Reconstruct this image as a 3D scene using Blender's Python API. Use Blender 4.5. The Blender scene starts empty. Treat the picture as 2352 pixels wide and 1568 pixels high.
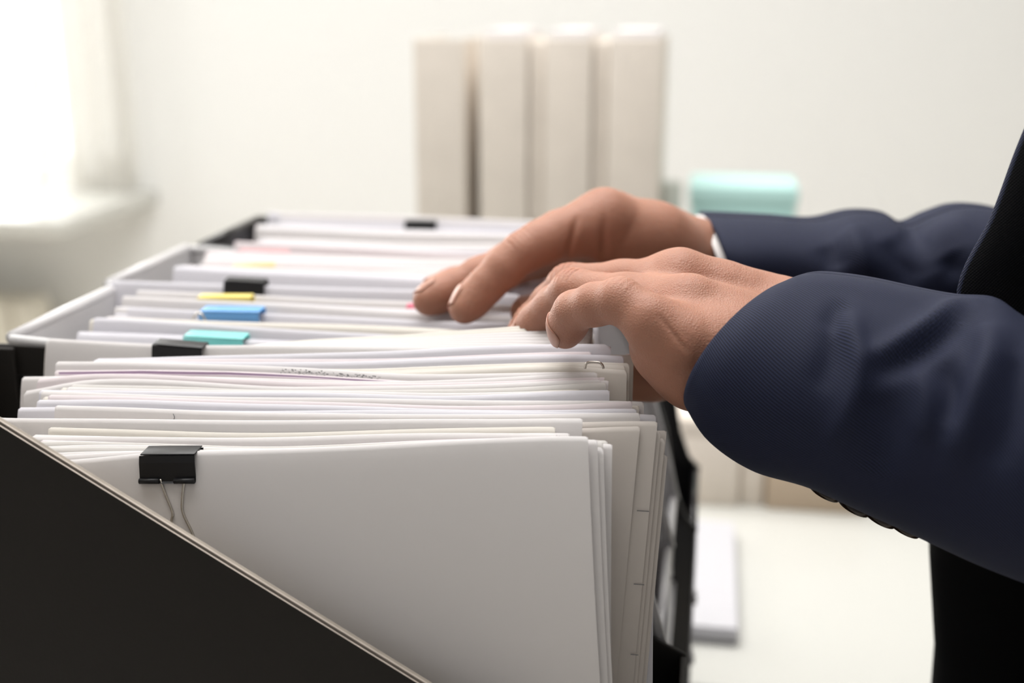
import bpy, bmesh, math, random
import numpy as np
from mathutils import Vector, Matrix

random.seed(7)
rng = np.random.default_rng(11)
SC = bpy.context.scene
COL = SC.collection

# ------------------------------------------------------------------ camera, world, lights, exposure
# z = 0 is the rim of the file boxes, the table top is at z = -0.32 and the floor at z = -1.07
TABLE_Z, FLOOR_Z = -0.32, -1.07
FPX = 2700.0                                   # focal length for a 2352 px wide picture
PITCH, YAW = math.radians(16.0), math.radians(9.5)
CAM = np.array([0.0, -0.430, 0.135])
FW = np.array([-math.sin(YAW) * math.cos(PITCH), math.cos(YAW) * math.cos(PITCH), -math.sin(PITCH)])
RT = np.array([math.cos(YAW), math.sin(YAW), 0.0])
UP = np.cross(RT, FW)

cd = bpy.data.cameras.new('camera')
cam = bpy.data.objects.new('camera', cd)
COL.objects.link(cam)
cam.location = CAM
cam.rotation_euler = (math.pi / 2 - PITCH, 0, YAW)
cd.sensor_width = 36.0
cd.lens = FPX / 2352 * 36.0
cd.clip_start = 0.02
cd.dof.use_dof = True
cd.dof.aperture_fstop = 5.8
SC.camera = cam

W = bpy.data.worlds.new('world')
SC.world = W
W.use_nodes = True
W.node_tree.nodes['Background'].inputs[0].default_value = (1.0, 0.98, 0.97, 1)
W.node_tree.nodes['Background'].inputs[1].default_value = 0.28

SC.view_settings.view_transform = 'Standard'
SC.view_settings.look = 'None'
SC.view_settings.gamma = 1
SC.view_settings.use_curve_mapping = False
SC.view_settings.exposure = 0.0
SC.cycles.use_denoising = True
SC.cycles.max_bounces = 8
SC.cycles.diffuse_bounces = 5


def area(name, loc, aim, sx, sy, power, col):
    d = bpy.data.lights.new(name, 'AREA')
    d.shape = 'RECTANGLE'
    d.size, d.size_y = sx, sy
    d.energy = power
    d.color = col
    o = bpy.data.objects.new(name, d)
    COL.objects.link(o)
    o.location = loc
    o.rotation_euler = (Vector(aim) - Vector(loc)).to_track_quat('-Z', 'Y').to_euler()
    return o


area('ceiling_light', (-0.35, 0.50, 1.42), (-0.35, 0.50, 0), 1.5, 1.5, 45.5, (1.0, 0.985, 0.975))
area('window_light', (-2.35, 2.25, 0.45), (-0.3, 0.2, -0.1), 1.3, 1.3, 42, (1.0, 0.99, 0.97))


def unp(px, py, Y):
    d = FW * FPX + RT * (px - 1176) - UP * (py - 784)
    return CAM + d * ((Y - CAM[1]) / d[1])


def proj(P):
    d = np.asarray(P, float) - CAM
    z = d @ FW
    return np.stack([1176 + FPX * (d @ RT) / z, 784 - FPX * (d @ UP) / z], -1)


def depth(P):
    return float((np.asarray(P) - CAM) @ FW)


cd.dof.focus_distance = depth(unp(1400, 690, -0.042))

# ------------------------------------------------------------------ materials


def mat(name, col, rough=0.6, metal=0.0, spec=0.5, bump=None, noise=None, sss=None, coat=0.0):
    m = bpy.data.materials.new(name)
    m.use_nodes = True
    nt = m.node_tree
    b = nt.nodes['Principled BSDF']
    b.inputs['Base Color'].default_value = (*col, 1)
    b.inputs['Roughness'].default_value = rough
    b.inputs['Metallic'].default_value = metal
    b.inputs['Specular IOR Level'].default_value = spec
    b.inputs['Coat Weight'].default_value = coat
    tc = nt.nodes.new('ShaderNodeTexCoord')
    if noise:
        sc, amt = noise
        n = nt.nodes.new('ShaderNodeTexNoise')
        n.inputs['Scale'].default_value = sc
        n.inputs['Detail'].default_value = 4
        nt.links.new(tc.outputs['Object'], n.inputs['Vector'])
        r = nt.nodes.new('ShaderNodeValToRGB')
        r.color_ramp.elements[0].color = (*[c * (1 - amt) for c in col], 1)
        r.color_ramp.elements[1].color = (*[min(1, c * (1 + amt)) for c in col], 1)
        r.color_ramp.elements[0].position = 0.3
        r.color_ramp.elements[1].position = 0.7
        nt.links.new(n.outputs['Fac'], r.inputs['Fac'])
        nt.links.new(r.outputs['Color'], b.inputs['Base Color'])
    if bump:
        sc, st, dist = bump
        n = nt.nodes.new('ShaderNodeTexNoise')
        n.inputs['Scale'].default_value = sc
        n.inputs['Detail'].default_value = 3
        nt.links.new(tc.outputs['Object'], n.inputs['Vector'])
        bp = nt.nodes.new('ShaderNodeBump')
        bp.inputs['Strength'].default_value = st
        bp.inputs['Distance'].default_value = dist
        nt.links.new(n.outputs['Fac'], bp.inputs['Height'])
        nt.links.new(bp.outputs['Normal'], b.inputs['Normal'])
    if sss:
        b.inputs['Subsurface Weight'].default_value = sss[0]
        b.inputs['Subsurface Radius'].default_value = sss[1]
        b.inputs['Subsurface Scale'].default_value = sss[2]
    return m


def skin_mat():
    m = bpy.data.materials.new('skin')
    m.use_nodes = True
    nt = m.node_tree
    L = nt.links
    b = nt.nodes['Principled BSDF']
    b.inputs['Roughness'].default_value = 0.52
    b.inputs['Specular IOR Level'].default_value = 0.35
    b.inputs['Subsurface Weight'].default_value = 0.35
    b.inputs['Subsurface Radius'].default_value = (1.0, 0.36, 0.2)
    b.inputs['Subsurface Scale'].default_value = 0.004
    tc = nt.nodes.new('ShaderNodeTexCoord')
    n = nt.nodes.new('ShaderNodeTexNoise')
    n.inputs['Scale'].default_value = 45
    n.inputs['Detail'].default_value = 5
    L.new(tc.outputs['Object'], n.inputs['Vector'])
    r = nt.nodes.new('ShaderNodeValToRGB')
    r.color_ramp.elements[0].position = 0.3
    r.color_ramp.elements[0].color = (0.37, 0.174, 0.115, 1)
    r.color_ramp.elements[1].position = 0.7
    r.color_ramp.elements[1].color = (0.45, 0.226, 0.156, 1)
    L.new(n.outputs['Fac'], r.inputs['Fac'])
    L.new(r.outputs['Color'], b.inputs['Base Color'])
    v = nt.nodes.new('ShaderNodeTexVoronoi')
    v.feature = 'DISTANCE_TO_EDGE'
    v.inputs['Scale'].default_value = 1000
    n2 = nt.nodes.new('ShaderNodeTexNoise')
    n2.inputs['Scale'].default_value = 300
    mx = nt.nodes.new('ShaderNodeMixRGB')
    mx.inputs[0].default_value = 0.0005
    L.new(tc.outputs['Object'], n2.inputs['Vector'])
    L.new(tc.outputs['Object'], mx.inputs[1])
    L.new(n2.outputs['Color'], mx.inputs[2])
    L.new(mx.outputs[0], v.inputs['Vector'])
    bp = nt.nodes.new('ShaderNodeBump')
    bp.inputs['Strength'].default_value = 0.5
    bp.inputs['Distance'].default_value = 0.0005
    L.new(v.outputs['Distance'], bp.inputs['Height'])
    bp2 = nt.nodes.new('ShaderNodeBump')
    bp2.inputs['Strength'].default_value = 0.16
    bp2.inputs['Distance'].default_value = 0.0012
    L.new(n2.outputs['Fac'], bp2.inputs['Height'])
    L.new(bp.outputs['Normal'], bp2.inputs['Normal'])
    L.new(bp2.outputs['Normal'], b.inputs['Normal'])
    return m


def twill_mat(name, dark, light, pitch=0.0009, sheen=0.025):
    """diagonal twill weave on the UV map, which is laid out in metres"""
    m = bpy.data.materials.new(name)
    m.use_nodes = True
    nt = m.node_tree
    L = nt.links
    b = nt.nodes['Principled BSDF']
    b.inputs['Roughness'].default_value = 0.75
    b.inputs['Specular IOR Level'].default_value = 0.25
    b.inputs['Sheen Weight'].default_value = sheen
    b.inputs['Sheen Roughness'].default_value = 0.4
    b.inputs['Sheen Tint'].default_value = (0.45, 0.55, 0.9, 1)
    uv = nt.nodes.new('ShaderNodeUVMap')
    mp = nt.nodes.new('ShaderNodeMapping')
    mp.inputs['Rotation'].default_value = (0, 0, math.radians(58))
    L.new(uv.outputs['UV'], mp.inputs['Vector'])
    w = nt.nodes.new('ShaderNodeTexWave')
    w.wave_type = 'BANDS'
    w.bands_direction = 'X'
    w.inputs['Scale'].default_value = 2 * math.pi / (20 * pitch)
    w.inputs['Distortion'].default_value = 0.0
    L.new(mp.outputs['Vector'], w.inputs['Vector'])
    w2 = nt.nodes.new('ShaderNodeTexWave')
    w2.bands_direction = 'Y'
    w2.inputs['Scale'].default_value = 2 * math.pi / (20 * pitch * 0.8)
    L.new(mp.outputs['Vector'], w2.inputs['Vector'])
    mul = nt.nodes.new('ShaderNodeMath')
    mul.operation = 'MULTIPLY_ADD'
    mul.inputs[1].default_value = 0.45
    L.new(w2.outputs['Fac'], mul.inputs[0])
    L.new(w.outputs['Fac'], mul.inputs[2])
    r = nt.nodes.new('ShaderNodeValToRGB')
    r.color_ramp.elements[0].position = 0.42
    r.color_ramp.elements[0].color = (*dark, 1)
    r.color_ramp.elements[1].position = 1.0
    r.color_ramp.elements[1].color = (*light, 1)
    L.new(mul.outputs[0], r.inputs['Fac'])
    L.new(r.outputs['Color'], b.inputs['Base Color'])
    bp = nt.nodes.new('ShaderNodeBump')
    bp.inputs['Strength'].default_value = 0.35
    bp.inputs['Distance'].default_value = 0.0003
    L.new(mul.outputs[0], bp.inputs['Height'])
    L.new(bp.outputs['Normal'], b.inputs['Normal'])
    return m


def emit_mat(name, col, s):
    m = bpy.data.materials.new(name)
    m.use_nodes = True
    nt = m.node_tree
    nt.nodes.remove(nt.nodes['Principled BSDF'])
    e = nt.nodes.new('ShaderNodeEmission')
    e.inputs[0].default_value = (*col, 1)
    e.inputs[1].default_value = s
    nt.links.new(e.outputs[0], nt.nodes['Material Output'].inputs[0])
    return m


def glass_mat():
    m = mat('window_glass', (1, 1, 1), 0.02)
    b = m.node_tree.nodes['Principled BSDF']
    b.inputs['Transmission Weight'].default_value = 1.0
    b.inputs['IOR'].default_value = 1.01
    return m


def sheer_mat():
    m = bpy.data.materials.new('sheer_fabric')
    m.use_nodes = True
    nt = m.node_tree
    nt.nodes.remove(nt.nodes['Principled BSDF'])
    d = nt.nodes.new('ShaderNodeBsdfDiffuse')
    d.inputs[0].default_value = (0.86, 0.84, 0.79, 1)
    t = nt.nodes.new('ShaderNodeBsdfTranslucent')
    t.inputs[0].default_value = (0.60, 0.59, 0.56, 1)
    p = nt.nodes.new('ShaderNodeBsdfTransparent')
    a = nt.nodes.new('ShaderNodeMixShader')
    a.inputs[0].default_value = 0.5
    c = nt.nodes.new('ShaderNodeMixShader')
    c.inputs[0].default_value = 0.06
    nt.links.new(d.outputs[0], a.inputs[1])
    nt.links.new(t.outputs[0], a.inputs[2])
    nt.links.new(a.outputs[0], c.inputs[1])
    nt.links.new(p.outputs[0], c.inputs[2])
    nt.links.new(c.outputs[0], nt.nodes['Material Output'].inputs[0])
    return m


M = {
    'skin': skin_mat(),
    'nail': mat('nail', (0.47, 0.245, 0.18), 0.35, spec=0.4, sss=(0.3, (1, .4, .3), 0.002)),
    'navy_plain': mat('navy_plain', (0.007, 0.009, 0.022), 0.8, spec=0.2),
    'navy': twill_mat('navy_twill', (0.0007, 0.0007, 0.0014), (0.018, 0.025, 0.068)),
    'shaded_twill': twill_mat('shaded_twill', (0.0012, 0.0012, 0.0015), (0.0045, 0.0048, 0.0075), sheen=0.0),  # jacket twill darkened to carry the shade on its front
    'black_cloth': mat('black_cloth', (0.0022, 0.0022, 0.0024), 0.9, spec=0.1),
    'shirt': mat('white_shirt', (0.82, 0.80, 0.79), 0.8),
    'hair': mat('brown_hair', (0.03, 0.018, 0.01), 0.5, bump=(300, 0.5, 0.002)),
    'button': mat('brown_button', (0.018, 0.008, 0.004), 0.25),
    'wall': mat('wall_paint', (0.88, 0.885, 0.875), 0.85, bump=(300, 0.06, 0.001)),
    'ceiling': mat('ceiling_paint', (0.88, 0.87, 0.84), 0.9),
    'floor': mat('floor_laminate', (0.80, 0.75, 0.67), 0.4, noise=(6, 0.12)),
    'white_lacquer': mat('white_lacquer', (0.62, 0.62, 0.585), 0.22, spec=0.5),
    'white_frame': mat('white_frame', (0.85, 0.84, 0.81), 0.4),
    'glass': glass_mat(), 'sheer': sheer_mat(),
    'sky': emit_mat('bright_sky', (1.0, 0.99, 0.96), 2.6),
    'beige': mat('beige_board', (0.70, 0.64, 0.57), 0.7, noise=(30, 0.03)),
    'beige_tan': mat('beige_tan', (0.60, 0.48, 0.36), 0.7),
    'beige_lit': mat('beige_lit', (0.84, 0.76, 0.67), 0.7),  # beige lightened to stand in for stronger light on the desk boxes
    'teal_box': mat('pale_teal_board', (0.50, 0.77, 0.74), 0.55),
    'radiator': mat('radiator_enamel', (0.84, 0.80, 0.70), 0.4),
    'grey_plastic': mat('grey_plastic', (0.60, 0.59, 0.60), 0.3, spec=0.5),
    'black_plastic': mat('black_plastic', (0.011, 0.010, 0.011), 0.28, spec=0.5),
    'black_board': mat('black_board', (0.0105, 0.0085, 0.0070), 0.62, spec=0.3, bump=(900, 0.12, 0.0005)),
    'board_taupe': mat('board_taupe', (0.30, 0.265, 0.225), 0.8, noise=(150, 0.12)),
    'board_core': mat('board_core', (0.47, 0.41, 0.36), 0.8, noise=(150, 0.12)),
    'brown_core': mat('brown_core', (0.035, 0.018, 0.011), 0.8),
    'clip_black': mat('clip_black', (0.010, 0.010, 0.012), 0.4, spec=0.4),
    'clip_teal': mat('clip_teal', (0.22, 0.68, 0.66), 0.25, spec=0.6),
    'clip_blue': mat('clip_blue', (0.15, 0.40, 0.78), 0.25, spec=0.6),
    'clip_yellow': mat('clip_yellow', (0.80, 0.66, 0.16), 0.4),
    'flag_cream': mat('flag_cream', (0.90, 0.78, 0.42), 0.6),
    'flag_pink': mat('flag_pink', (0.90, 0.50, 0.52), 0.6),
    'flag_red': mat('flag_red', (0.85, 0.22, 0.32), 0.5),
    'steel': mat('steel_wire', (0.62, 0.58, 0.52), 0.25, metal=1.0),
    'print': mat('print_ink', (0.22, 0.22, 0.23), 0.8),
}
for nm, c in {'white': (0.735, 0.71, 0.71), 'cool': (0.70, 0.69, 0.74), 'cream': (0.735, 0.70, 0.645),
              'pinkish': (0.735, 0.67, 0.69), 'grey': (0.66, 0.64, 0.62), 'buff': (0.57, 0.525, 0.49), 'pile': (0.57, 0.565, 0.595)}.items():  # the brownish entry puts the shade on the right-hand sheets into their tint
    M['paper_' + nm] = mat('paper_' + nm, c, 0.75, spec=0.25, bump=(220, 0.05, 0.001))
M['lilac'] = mat('lilac_edge', (0.58, 0.42, 0.62), 0.7)

# ------------------------------------------------------------------ mesh helpers


def tag(o, label=None, cat=None, group=None, kind=None):
    if label: o['label'] = label
    if cat: o['category'] = cat
    if group: o['group'] = group
    if kind: o['kind'] = kind
    return o


def mk(name, verts, faces, m=None, parent=None, smooth=False, uv=None):
    me = bpy.data.meshes.new(name)
    me.from_pydata([tuple(map(float, v)) for v in verts], [], [tuple(map(int, f)) for f in faces])
    me.update()
    if m:
        for mm in (m if isinstance(m, (list, tuple)) else [m]):
            me.materials.append(mm)
    if smooth:
        me.polygons.foreach_set('use_smooth', [True] * len(me.polygons))
    if uv is not None:
        ul = me.uv_layers.new(name='UVMap')
        li = np.zeros(len(me.loops), int)
        me.loops.foreach_get('vertex_index', li)
        ul.data.foreach_set('uv', np.asarray(uv, np.float32)[li].ravel())
    o = bpy.data.objects.new(name, me)
    COL.objects.link(o)
    if parent:
        o.parent = parent
        o.matrix_parent_inverse = Matrix.Translation(parent.location).inverted()
    return o


def empty(name, loc):
    o = bpy.data.objects.new(name, None)
    o.empty_display_size = 0.02
    COL.objects.link(o)
    o.location = loc
    return o


def bev(o, w=0.001, seg=2):
    b = o.modifiers.new('bevel', 'BEVEL')
    b.width = w
    b.segments = seg
    b.limit_method = 'ANGLE'
    b.angle_limit = math.radians(35)
    o.data.polygons.foreach_set('use_smooth', [True] * len(o.data.polygons))
    return o


def box_vf(x0, x1, y0, y1, z0, z1):
    v = [(x, y, z) for x in (x0, x1) for y in (y0, y1) for z in (z0, z1)]
    f = [(0, 1, 3, 2), (4, 6, 7, 5), (0, 4, 5, 1), (2, 3, 7, 6), (0, 2, 6, 4), (1, 5, 7, 3)]
    return v, f


def box(name, x0, x1, y0, y1, z0, z1, m, parent=None, b=0.001):
    v, f = box_vf(x0, x1, y0, y1, z0, z1)
    o = mk(name, v, f, m, parent)
    return bev(o, b) if b else o


def join_boxes(name, lst, m, parent=None, b=0.001):
    V, F = [], []
    for bx in lst:
        v, f = box_vf(*bx)
        n = len(V)
        V += v
        F += [tuple(i + n for i in q) for q in f]
    o = mk(name, V, F, m, parent)
    return bev(o, b) if b else o


def prism_y(name, poly, y0, y1, mats, parent=None, edge_mat=None, b=0.0):
    """polygon given in (x, z), extruded along y; edge_mat indexes the material of the rim faces"""
    n = len(poly)
    V = [(x, y0, z) for x, z in poly] + [(x, y1, z) for x, z in poly]
    F = [tuple(range(n)), tuple(range(2 * n - 1, n - 1, -1))]
    F += [(i, i + n, (i + 1) % n + n, (i + 1) % n) for i in range(n)]
    o = mk(name, V, F, mats, parent)
    if edge_mat is not None:
        for p in o.data.polygons[2:]:
            p.material_index = edge_mat
    return bev(o, b) if b else o


def tube(name, pts, r, m, parent=None, n=8, closed=False):
    P = [Vector(p) for p in pts]
    V, F = [], []
    k = len(P)
    prev = None
    for i, p in enumerate(P):
        if closed:
            t = (P[(i + 1) % k] - P[i - 1])
        else:
            t = P[min(i + 1, k - 1)] - P[max(i - 1, 0)]
        t.normalize()
        if prev is None:
            a = t.orthogonal().normalized()
        else:
            a = (prev - t * prev.dot(t)).normalized()
        prev = a
        c = t.cross(a)
        for j in range(n):
            th = 2 * math.pi * j / n
            V.append(p + (a * math.cos(th) + c * math.sin(th)) * r)
    for i in range(k if closed else k - 1):
        for j in range(n):
            i2 = (i + 1) % k
            F.append((i * n + j, i * n + (j + 1) % n, i2 * n + (j + 1) % n, i2 * n + j))
    if not closed:
        F.append(tuple(range(n - 1, -1, -1)))
        F.append(tuple((k - 1) * n + j for j in range(n)))
    return mk(name, V, F, m, parent, smooth=True)


def smooth_pts(pts, n=6):
    P = [np.array(p, float) for p in pts]
    out = []
    for i in range(len(P) - 1):
        p0, p1, p2, p3 = P[max(i - 1, 0)], P[i], P[i + 1], P[min(i + 2, len(P) - 1)]
        for t in np.linspace(0, 1, n, endpoint=False):
            out.append(0.5 * ((2 * p1) + (p2 - p0) * t + (2 * p0 - 5 * p1 + 4 * p2 - p3) * t * t
                              + (3 * p1 - p0 - 3 * p2 + p3) * t ** 3))
    out.append(P[-1])
    return out


def surface_nets(S, org, h):
    """numpy surface nets: zero surface of a signed distance grid -> vertices, quads"""
    nx, ny, nz = S.shape
    neg = S < 0
    c = np.zeros((nx - 1, ny - 1, nz - 1), np.int8)
    for i in (0, 1):
        for j in (0, 1):
            for k in (0, 1):
                c += neg[i:nx - 1 + i, j:ny - 1 + j, k:nz - 1 + k]
    act = (c > 0) & (c < 8)
    idx = -np.ones(act.shape, np.int64)
    cells = np.argwhere(act)
    idx[act] = np.arange(len(cells))
    corner = np.array([(i, j, k) for i in (0, 1) for j in (0, 1) for k in (0, 1)])
    vals = np.stack([S[tuple((cells + q).T)] for q in corner], 1)
    acc = np.zeros((len(cells), 3))
    cnt = np.zeros(len(cells))
    for a in range(8):
        for b_ in range(a + 1, 8):
            if np.abs(corner[a] - corner[b_]).sum() != 1: continue
            va, vb = vals[:, a], vals[:, b_]
            x = (va < 0) != (vb < 0)
            t = np.where(x, va / np.where(x, va - vb, 1), 0)
            acc += np.where(x[:, None], corner[a] + t[:, None] * (corner[b_] - corner[a]), 0)
            cnt += x
    V = (cells + acc / cnt[:, None]) * h + np.asarray(org)
    F = []
    for ax in range(3):
        sl0 = [slice(None)] * 3
        sl1 = [slice(None)] * 3
        sl0[ax] = slice(0, -1)
        sl1[ax] = slice(1, None)
        x = neg[tuple(sl0)] != neg[tuple(sl1)]
        e = np.argwhere(x)
        u, w = (ax + 1) % 3, (ax + 2) % 3
        ok = (e[:, u] > 0) & (e[:, w] > 0) & (e[:, u] < S.shape[u] - 1) & (e[:, w] < S.shape[w] - 1)
        e = e[ok]
        flip = neg[tuple(e.T)]
        q = []
        for du, dw in ((0, 0), (-1, 0), (-1, -1), (0, -1)):
            p = e.copy()
            p[:, u] += du
            p[:, w] += dw
            q.append(idx[tuple(p.T)])
        q = np.stack(q, 1)
        q[~flip] = q[~flip][:, ::-1]
        F.append(q)
    return V, np.concatenate(F)


def smin(a, b, k):
    h = np.maximum(k - np.abs(a - b), 0) / k
    return np.minimum(a, b) - h * h * k * 0.25


class Grid:
    def __init__(s, lo, hi, h):
        s.h, s.lo = h, np.array(lo, float)
        s.n = np.ceil((np.array(hi) - s.lo) / h).astype(int) + 1
        s.ax = [(s.lo[i] + np.arange(s.n[i]) * h).astype(np.float32) for i in range(3)]

    def field(s):
        return np.full(tuple(s.n), 0.05, np.float32)

    def sub(s, lo, hi):
        a = np.clip(np.floor((np.array(lo) - s.lo) / s.h).astype(int), 0, s.n)
        b = np.clip(np.ceil((np.array(hi) - s.lo) / s.h).astype(int) + 1, 0, s.n)
        return tuple(slice(p, q) for p, q in zip(a, b))

    def xyz(s, sl):
        return (s.ax[0][sl[0]][:, None, None], s.ax[1][sl[1]][None, :, None], s.ax[2][sl[2]][None, None, :])

    def cone(s, D, a, b, ra, rb, k):
        a, b = np.asarray(a, float), np.asarray(b, float)
        mg = k + 0.004 + s.h
        sl = s.sub(np.minimum(a - ra, b - rb) - mg, np.maximum(a + ra, b + rb) + mg)
        if any(q.start >= q.stop for q in sl): return
        x, y, z = s.xyz(sl)
        ab = b - a
        L = max(float(ab @ ab), 1e-12)
        t = np.clip(((x - a[0]) * ab[0] + (y - a[1]) * ab[1] + (z - a[2]) * ab[2]) / L, 0, 1)
        d = np.sqrt((x - a[0] - t * ab[0]) ** 2 + (y - a[1] - t * ab[1]) ** 2 + (z - a[2] - t * ab[2]) ** 2) - (ra + t * (rb - ra))
        D[sl] = smin(D[sl], d.astype(np.float32), k)

    def groove(s, D, c, axis, dors, amp, wid, rad):
        c, axis, dors = (np.asarray(q, float) for q in (c, axis, dors))
        sl = s.sub(c - rad * 2, c + rad * 2)
        x, y, z = s.xyz(sl)
        x, y, z = x - c[0], y - c[1], z - c[2]
        t = x * axis[0] + y * axis[1] + z * axis[2]
        dd = x * dors[0] + y * dors[1] + z * dors[2]
        r = np.sqrt(x * x + y * y + z * z)
        g = np.exp(-(t / wid) ** 2) * np.exp(-(r / rad) ** 4) * np.clip(dd / (0.4 * rad) + 0.3, 0, 1)
        D[sl] += (amp * g).astype(np.float32)


# ------------------------------------------------------------------ the room


def struct(o):
    o['kind'] = 'structure'
    return o


BW = 2.40     # back wall plane
WX0, WX1, WZ0, WZ1 = -3.02, -1.452, -0.322, 1.05
struct(box('floor', -3.3, 2.7, -2.2, 3.0, FLOOR_Z - 0.05, FLOOR_Z, M['floor'], b=0))
struct(box('ceiling', -3.3, 2.7, -2.2, 2.5, 1.5, 1.55, M['ceiling'], b=0))
struct(join_boxes('wall_back', [(-3.3, WX0, BW, BW + 0.12, FLOOR_Z, 1.5), (WX1, 2.7, BW, BW + 0.12, FLOOR_Z, 1.5),
                                (WX0, WX1, BW, BW + 0.12, FLOOR_Z, WZ0), (WX0, WX1, BW, BW + 0.12, WZ1, 1.5)], M['wall'], b=0))
struct(box('wall_left', -3.3, -3.2, -2.2, BW, FLOOR_Z, 1.5, M['wall'], b=0))
struct(box('wall_right', 2.6, 2.7, -2.2, BW, FLOOR_Z, 1.5, M['wall'], b=0))
struct(box('baseboard_back', -3.2, 2.6, BW - 0.015, BW, FLOOR_Z, FLOOR_Z + 0.08, M['white_frame'], b=0.003))
win = struct(empty('window_1', ((WX0 + WX1) / 2, BW + 0.05, WZ0)))
XM = -1.64
join_boxes('window_frame', [(WX0, WX0 + 0.05, BW + 0.03, BW + 0.09, WZ0, WZ1), (WX1 - 0.045, WX1, BW + 0.03, BW + 0.09, WZ0, WZ1),
                            (WX0, WX1, BW + 0.03, BW + 0.09, WZ1 - 0.05, WZ1), (WX0, WX1, BW + 0.03, BW + 0.09, WZ0, WZ0 + 0.02),
                            (XM - 0.1 - 0.02, XM - 0.1 + 0.012, BW + 0.03, BW + 0.09, WZ0, WZ1)], M['white_frame'], win, 0.004)
join_boxes('window_sash', [(-1.735, -1.64, BW + 0.035, BW + 0.08, WZ0 + 0.02, WZ0 + 0.075),
                           (-1.575, WX1 - 0.045, BW + 0.035, BW + 0.08, WZ0 + 0.02, WZ0 + 0.075)], M['white_frame'], win, 0.004)
box('window_pane', WX0 + 0.05, WX1 - 0.045, BW + 0.055, BW + 0.06, WZ0 + 0.02, WZ1 - 0.05, M['glass'], win, b=0)
struct(box('trim_1', WX0 - 0.1, -1.40, 1.93, BW, -0.362, -0.325, M['white_lacquer'], b=0.006))
struct(box('sky_backdrop', -4.6, -0.4, 3.3, 3.32, -1.0, 2.2, M['sky'], b=0))

# sheer curtain hanging at the side of the window
V, F = [], []
xs = np.linspace(-1.62, -1.44, 61)
for i, x in enumerate(xs):
    yy = 2.36 + 0.013 * math.sin(i * 0.75) + 0.006 * math.sin(i * 0.31 + 1)
    for z in np.linspace(-0.322, 1.2, 10):
        V.append((x, yy, z))
for i in range(60):
    for j in range(9):
        F.append((i * 10 + j, (i + 1) * 10 + j, (i + 1) * 10 + j + 1, i * 10 + j + 1))
cu = mk('sheer_curtain', V, F, M['sheer'], smooth=True)
tag(cu, 'sheer white curtain hanging at the right side of the bright window', 'curtain')

rad = empty('radiator', (-2.3, 2.2, FLOOR_Z))
tag(rad, 'cream panel radiator below the window sill', 'radiator')
nfin = 12
for i in range(nfin):
    x1 = -1.672 - i * 0.062
    bev(box('fin', x1 - 0.056, x1, 2.20, 2.30, FLOOR_Z + 0.12, -0.585, M['radiator'], rad, b=0), 0.015, 3)
box('bottom_pipe', -2.42, -1.70, 2.235, 2.265, FLOOR_Z + 0.14, FLOOR_Z + 0.17, M['radiator'], rad, b=0.008)
for x in (-2.36, -1.76):
    box('bracket', x - 0.01, x + 0.01, 2.26, 2.40, FLOOR_Z + 0.3, FLOOR_Z + 0.32, M['radiator'], rad, b=0.002)

# ------------------------------------------------------------------ tables


def table(name, label, x0, x1, y0, y1):
    t = empty(name, ((x0 + x1) / 2, (y0 + y1) / 2, FLOOR_Z))
    tag(t, label, 'table')
    box('tabletop', x0, x1, y0, y1, TABLE_Z - 0.028, TABLE_Z, M['white_lacquer'], t, 0.002)
    for x in (x0 + 0.03, x1 - 0.07):
        for y in (y0 + 0.03, y1 - 0.07):
            box('leg', x, x + 0.04, y, y + 0.04, FLOOR_Z, TABLE_Z - 0.028, M['white_frame'], t, 0.002)
    for y in (y0 + 0.04, y1 - 0.06):
        box('apron', x0 + 0.07, x1 - 0.07, y, y + 0.02, TABLE_Z - 0.09, TABLE_Z - 0.028, M['white_frame'], t, 0.001)


table('filing_table', 'white table under the row of file boxes', -0.62, 0.05, -0.20, 0.300)
table('desk', 'glossy white desk behind the file boxes, carrying beige binders', -0.62, 1.30, 0.302, 1.05)

# ------------------------------------------------------------------ file boxes
BX0, BX1 = -0.287, -0.004


def file_box(name, label, y0, y1, x0, x1, m, cut, th=0.0025, rim=True, low=None):
    """open magazine file: tall end on the left, side panels cut down towards the low end on the right"""
    t = empty(name, ((x0 + x1) / 2, (y0 + y1) / 2, TABLE_Z))
    tag(t, label, 'file box', 'file boxes in a row')
    zb = TABLE_Z + 0.001
    poly = [(x0, zb), (x1, zb)] + cut[::-1] + [(x0, cut[0][1])]
    prism_y('side_panel', poly, y0, y0 + th, m, t, b=0.0008)
    prism_y('side_panel', poly, y1 - th, y1, m, t, b=0.0008)
    zl = cut[-1][1]
    box('end_panel', x0, x0 + th, y0 + th, y1 - th, zb, cut[0][1], m, t, 0.0008)
    f = box('front_panel', x1 - th, x1, y0 + th, y1 - th, zb, zl, m, t, 0.0008)
    box('base', x0 + th, x1 - th, y0 + th, y1 - th, zb, zb + th, m, t, 0.0005)
    if rim:
        r = 0.0032
        pts = [(x0 - r * 0.2, y0 + r, cut[0][1]), (x0 - r * 0.2, y1 - r, cut[0][1])]
        tube('rim', pts, r, m, t, 10)
        for y in (y0 + th / 2, y1 - th / 2):
            tube('rim', [(x, y, z) for x, z in cut], 0.0024, m, t, 8)
        tube('rim', [(x1 - th / 2, y0 + th / 2, zl), (x1 - th / 2, y1 - th / 2, zl)], 0.0024, m, t, 8)
    if low:
        low(t, f, zl)
    return t


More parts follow.
